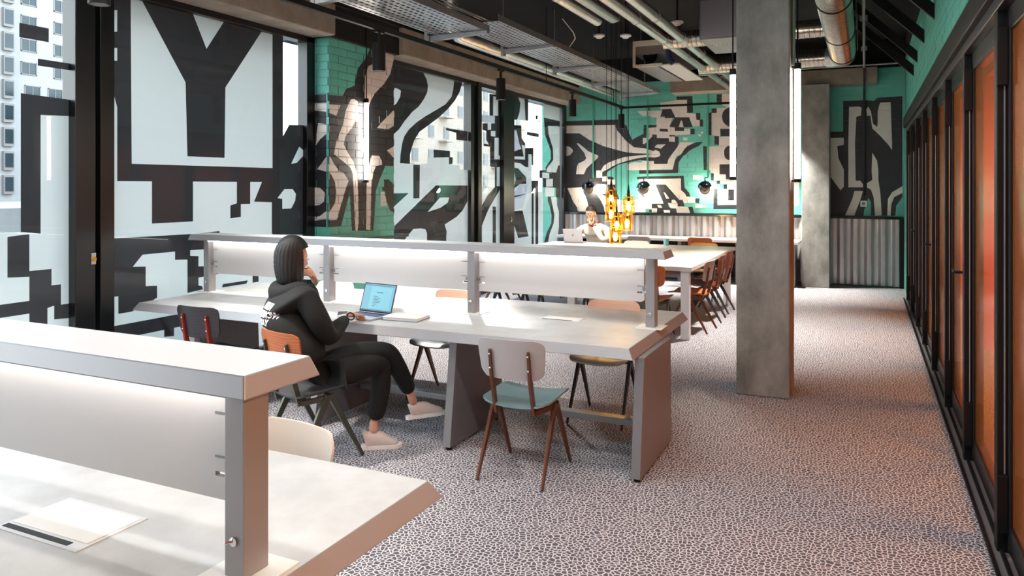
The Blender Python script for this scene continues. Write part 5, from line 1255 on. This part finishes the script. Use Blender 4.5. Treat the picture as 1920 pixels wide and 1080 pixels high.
# far wall globe lamps on painted conduits
for i, (x, lab) in enumerate(((-4.72, 'black hooded globe lamp on the far wall above the man'), (-3.66, 'black hooded globe lamp on the far wall behind the lanterns'), (-2.56, 'black hooded globe lamp on the far wall beside the near pillar'))):
    t = empty('wall_lamp', (x, 13.45, 1.60)); tag(t, lab, 'lamp', 'hooded globe lamps on the far wall')
    MB().ball((0, 0, 0), 0.095, (1, 1, 1.05), 20).build('globe', M['brownglass'], t, smooth=True)
    sh = MB().lathe((0, 0.0, 0.02), [(0.125, 0.0), (0.118, 0.05), (0.09, 0.095), (0.04, 0.12), (0.0001, 0.125), (0.0001, 0.115), (0.038, 0.11), (0.083, 0.088), (0.11, 0.045), (0.117, 0.0)], 24, (-0.22, -0.1, 1)).build('hood', M['ledge'], t, smooth=True)
    MB().tube([(0, 0, 0.13), (0, 0.0, 0.2), (0, 0.25, 0.2)], 0.009, 8).build('arm', M['black'], t, smooth=True)
    MB().tube([(0, 0.265, 0.2), (0, 0.265, 1.7)], 0.016, 10).build('conduit', M['tealpipe'], t, smooth=True)
    l = bpy.data.lights.new('lamp_glow', 'POINT'); l.energy = 7; l.color = (1, 0.84, 0.62); l.shadow_soft_size = 0.06
    o = bpy.data.objects.new('lamp_glow', l); COL.objects.link(o); o.parent = t; o.location = (0, 0.17, -0.03)
# amber lantern cluster
lan = [(-3.02, 9.50, 1.50), (-3.02, 9.50, 1.30), (-2.80, 9.55, 1.41), (-2.84, 9.62, 1.18), (-2.93, 9.45, 1.16), (-2.97, 9.52, 1.01)]
labs = ['topmost', 'second from top on the left', 'upper right', 'lower right', 'lower middle', 'lowest']
lights = 0
for (x, y, z), lb in zip(lan, labs):
    t = empty('lantern', (x, y, z)); t.scale = (1.25, 1.25, 1.1); tag(t, 'amber lantern hanging above the communal table, %s of the cluster' % lb, 'lamp', 'amber lantern cluster')
    MB().lathe((0, 0, -0.09), [(0.052, 0), (0.056, 0.09), (0.056, 0.15), (0.035, 0.18)], 18).build('glass_shade', M['amber'], t, smooth=True)
    cg = MB()
    for k in range(6):
        a = k * PI / 3; c_, s_ = math.cos(a) * 0.062, math.sin(a) * 0.062
        cg.tube([(c_, s_, -0.10), (c_, s_, 0.09), (c_ * 0.3, s_ * 0.3, 0.13)], 0.0025, 6)
    for zz in (-0.10, 0.0, 0.09): cg.tube([(math.cos(a) * 0.062, math.sin(a) * 0.062, zz) for a in [i * PI / 9 for i in range(19)]], 0.0028, 6, cap=False)
    cg.build('cage', M['brass'], t, smooth=True)
    MB().ball((0, 0, -0.01), 0.026, (1, 1, 1.4), 14).build('bulb', M['bulb'], t, smooth=True)
    MB().lathe((0, 0, 0.04), [(0.014, 0), (0.016, 0.07), (0.012, 0.12), (0.004, 0.2), (0.0001, 0.2)], 14).build('lamp_holder', M['black'], t, smooth=True)
    MB().tube([(0, 0, 0.2), (0, 0, (4.05 - z) / 1.1)], 0.003, 6).build('cord', M['black'], t)
    l = bpy.data.lights.new('lantern_glow', 'POINT'); l.energy = 5; l.color = (1, 0.72, 0.36); l.shadow_soft_size = 0.03
    o = bpy.data.objects.new('lantern_glow', l); COL.objects.link(o); o.parent = t; o.location = (0, 0, -0.05)
# extra bare cords of the cluster
for x, lb in ((-3.10, 'left'), (-2.90, 'right')): tag(MB().tube([(x, 9.55, 1.3), (x, 9.55, 4.05)], 0.004, 6).build('hanging_cord', M['black']), 'thin bare black cord hanging on the %s of the amber lanterns' % lb, 'cord', 'bare cords of the lantern cluster')
# cassette unit, dark box, detectors
ac = empty('ventilation_unit', (0, 0, 0)); tag(ac, 'open white ventilation unit hanging from the ceiling with exposed works', 'unit')
fr = MB(); X0, X1, Y0, Y1 = -3.22, -2.52, 11.2, 13.1
box('casing', X0, X1, Y0 + 0.03, Y1, 3.66, 3.84, M['leg'], ac, 0.004)
box('front_rim', X0, X1, Y0, Y0 + 0.04, 3.78, 3.86, M['white'], ac, 0.004)
box('side_rim', X0, X0 + 0.04, Y0, Y0 + 0.04, 3.50, 3.78, M['white'], ac)
box('lower_rim', X0, X0 + 0.45, Y0, Y0 + 0.04, 3.46, 3.50, M['white'], ac)
box('panel', X0 + 0.02, X0 + 0.36, Y0 + 0.05, Y1, 3.47, 3.49, M['tgrey'], ac)
box('panel', X0 + 0.40, X1, Y0 + 0.05, Y1, 3.47, 3.49, M['white'], ac)
MB().lathe((X0 + 0.25, Y0 + 0.05, 3.63), [(0.10, 0), (0.11, 0.05), (0.07, 0.08), (0.0001, 0.08)], 18, (0, 1, 0)).build('fan', M['black'], ac, smooth=True)
MB().tube([(X0 + 0.55, Y0, 3.7), (X0 + 0.56, Y0, 3.56), (X0 + 0.62, Y0, 3.48)], 0.045, 12).build('hose', M['keys'], ac, smooth=True)
for x in (X0 + 0.1, X1 - 0.1): MB().tube([(x, Y0 + 0.1, 3.84), (x, Y0 + 0.1, 4.05)], 0.008, 8).build('hanger_rod', M['steel'], ac)
db = empty('control_box'); tag(db, 'dark grey rectangular duct box on the ceiling left of the near pillar', 'box')
box('casing', -1.70, -1.15, 8.6, 9.6, 3.30, 3.75, M['leg'], db, 0.006); box('lid', -1.68, -1.17, 8.57, 8.6, 3.32, 3.73, M['tgrey'], db)
for x, y in ((-1.60, 8.7), (-1.24, 8.7)): MB().tube([(x, y, 3.75), (x, y, 4.05)], 0.008, 8).build('hanger_rod', M['steel'], db)
for (x, y), lb in zip(((-3.0, 8.94), (-2.70, 9.08), (-1.95, 8.6)), ('left', 'middle', 'right')):
    t = empty('smoke_detector', (x, y, 3.52)); tag(t, 'white round smoke detector under the ceiling, %s one of three' % lb, 'detector', 'white smoke detectors')
    MB().lathe((0, 0, 0), [(0.0001, -0.035), (0.03, -0.035), (0.05, -0.015), (0.07, -0.01), (0.07, 0.01), (0.0001, 0.01)], 20).build('body', M['white'], t, smooth=True)
    MB().tube([(0, 0, 0.01), (0, 0, 0.53)], 0.012, 8).build('stem', M['black'], t)
rs = empty('alarm_sounder', (-3.52, 13.0, 3.33)); tag(rs, 'red fire alarm sounder under the cable tray end', 'alarm')
MB().lathe((0, 0, 0), [(0.0001, -0.07), (0.05, -0.06), (0.06, 0), (0.055, 0.03), (0.0001, 0.03)], 18).build('body', M['red'], rs, smooth=True)
box('base', -0.07, 0.07, -0.07, 0.07, 0.03, 0.06, M['white'], rs)
MB().tube([(0, 0, 0.06), (0, 0, 0.72)], 0.01, 8).build('stem', M['scar'], rs)
tag(MB().tube([(-3.2, 8.2, 3.6), (-3.1, 8.3, 3.45), (-3.15, 8.5, 3.42), (-3.28, 8.6, 3.32)], 0.006, 8).build('loose_cable', M['white'], smooth=True), 'white cable drooping from the ceiling to the tray', 'cable')
wl_ = empty('wall_light', (0.40, 5.6, 3.33)); tag(wl_, 'white box light under the ceiling against the teal wall', 'lamp')
box('housing', -0.16, 0.14, -0.4, 0.4, 0.0, 0.08, M['white'], wl_, 0.006); MB().tube([(0, 0, 0.08), (0, 0, 0.72)], 0.008, 8).build('stem', M['scar'], wl_)

# linear lamps added above the frame as overhead fill for the tables and aisle
for (x, y, lb) in ((-3.0, 1.3, 'added white linear lamp out of view over the near work table'), (-3.0, 3.3, 'added white linear lamp out of view between the two work tables'), (-0.6, 2.2, 'added white linear lamp out of view over the aisle')):
    t = empty('added_linear_lamp', (x, y, 3.72)); tag(t, lb, 'lamp', 'added linear lamps over the tables')
    L = 1.9 if x < -2 else 1.0
    box('housing', -L, L, -0.09, 0.09, 0.0, 0.07, M['black'], t, 0.004); box('diffuser', -L + 0.02, L - 0.02, -0.075, 0.075, -0.004, 0.0, M['added_lamp_white'], t)
    for xx in (-L + 0.2, L - 0.2): MB().tube([(xx, 0, 0.07), (xx, 0, 0.33)], 0.004, 6).build('wire', M['steel'], t)
    l = bpy.data.lights.new('added_linear_light', 'AREA'); l.shape = 'RECTANGLE'; l.size = 2 * L; l.size_y = 0.15; l.energy = (10 if x < -2 else 22) * L; l.color = (1, 0.97, 0.94)
    o = bpy.data.objects.new('added_linear_light', l); COL.objects.link(o); o.parent = t; o.location = (0, 0, -0.01)

gb = empty('globe_lamp', (1.9, 5.9, 2.05)); tag(gb, 'warm yellow globe lamp glowing behind the nearest orange glass doors', 'lamp')
gb.location = (0.775, 5.050, 1.797)
MB().ball((0, 0, 0), 0.09, (1, 1, 1), 20).build('globe', M['bulbwarm'], gb, smooth=True)
MB().tube([(0, 0, 0.12), (0, 0, 2.75 - 1.797)], 0.006, 8).build('cord', M['black'], gb)
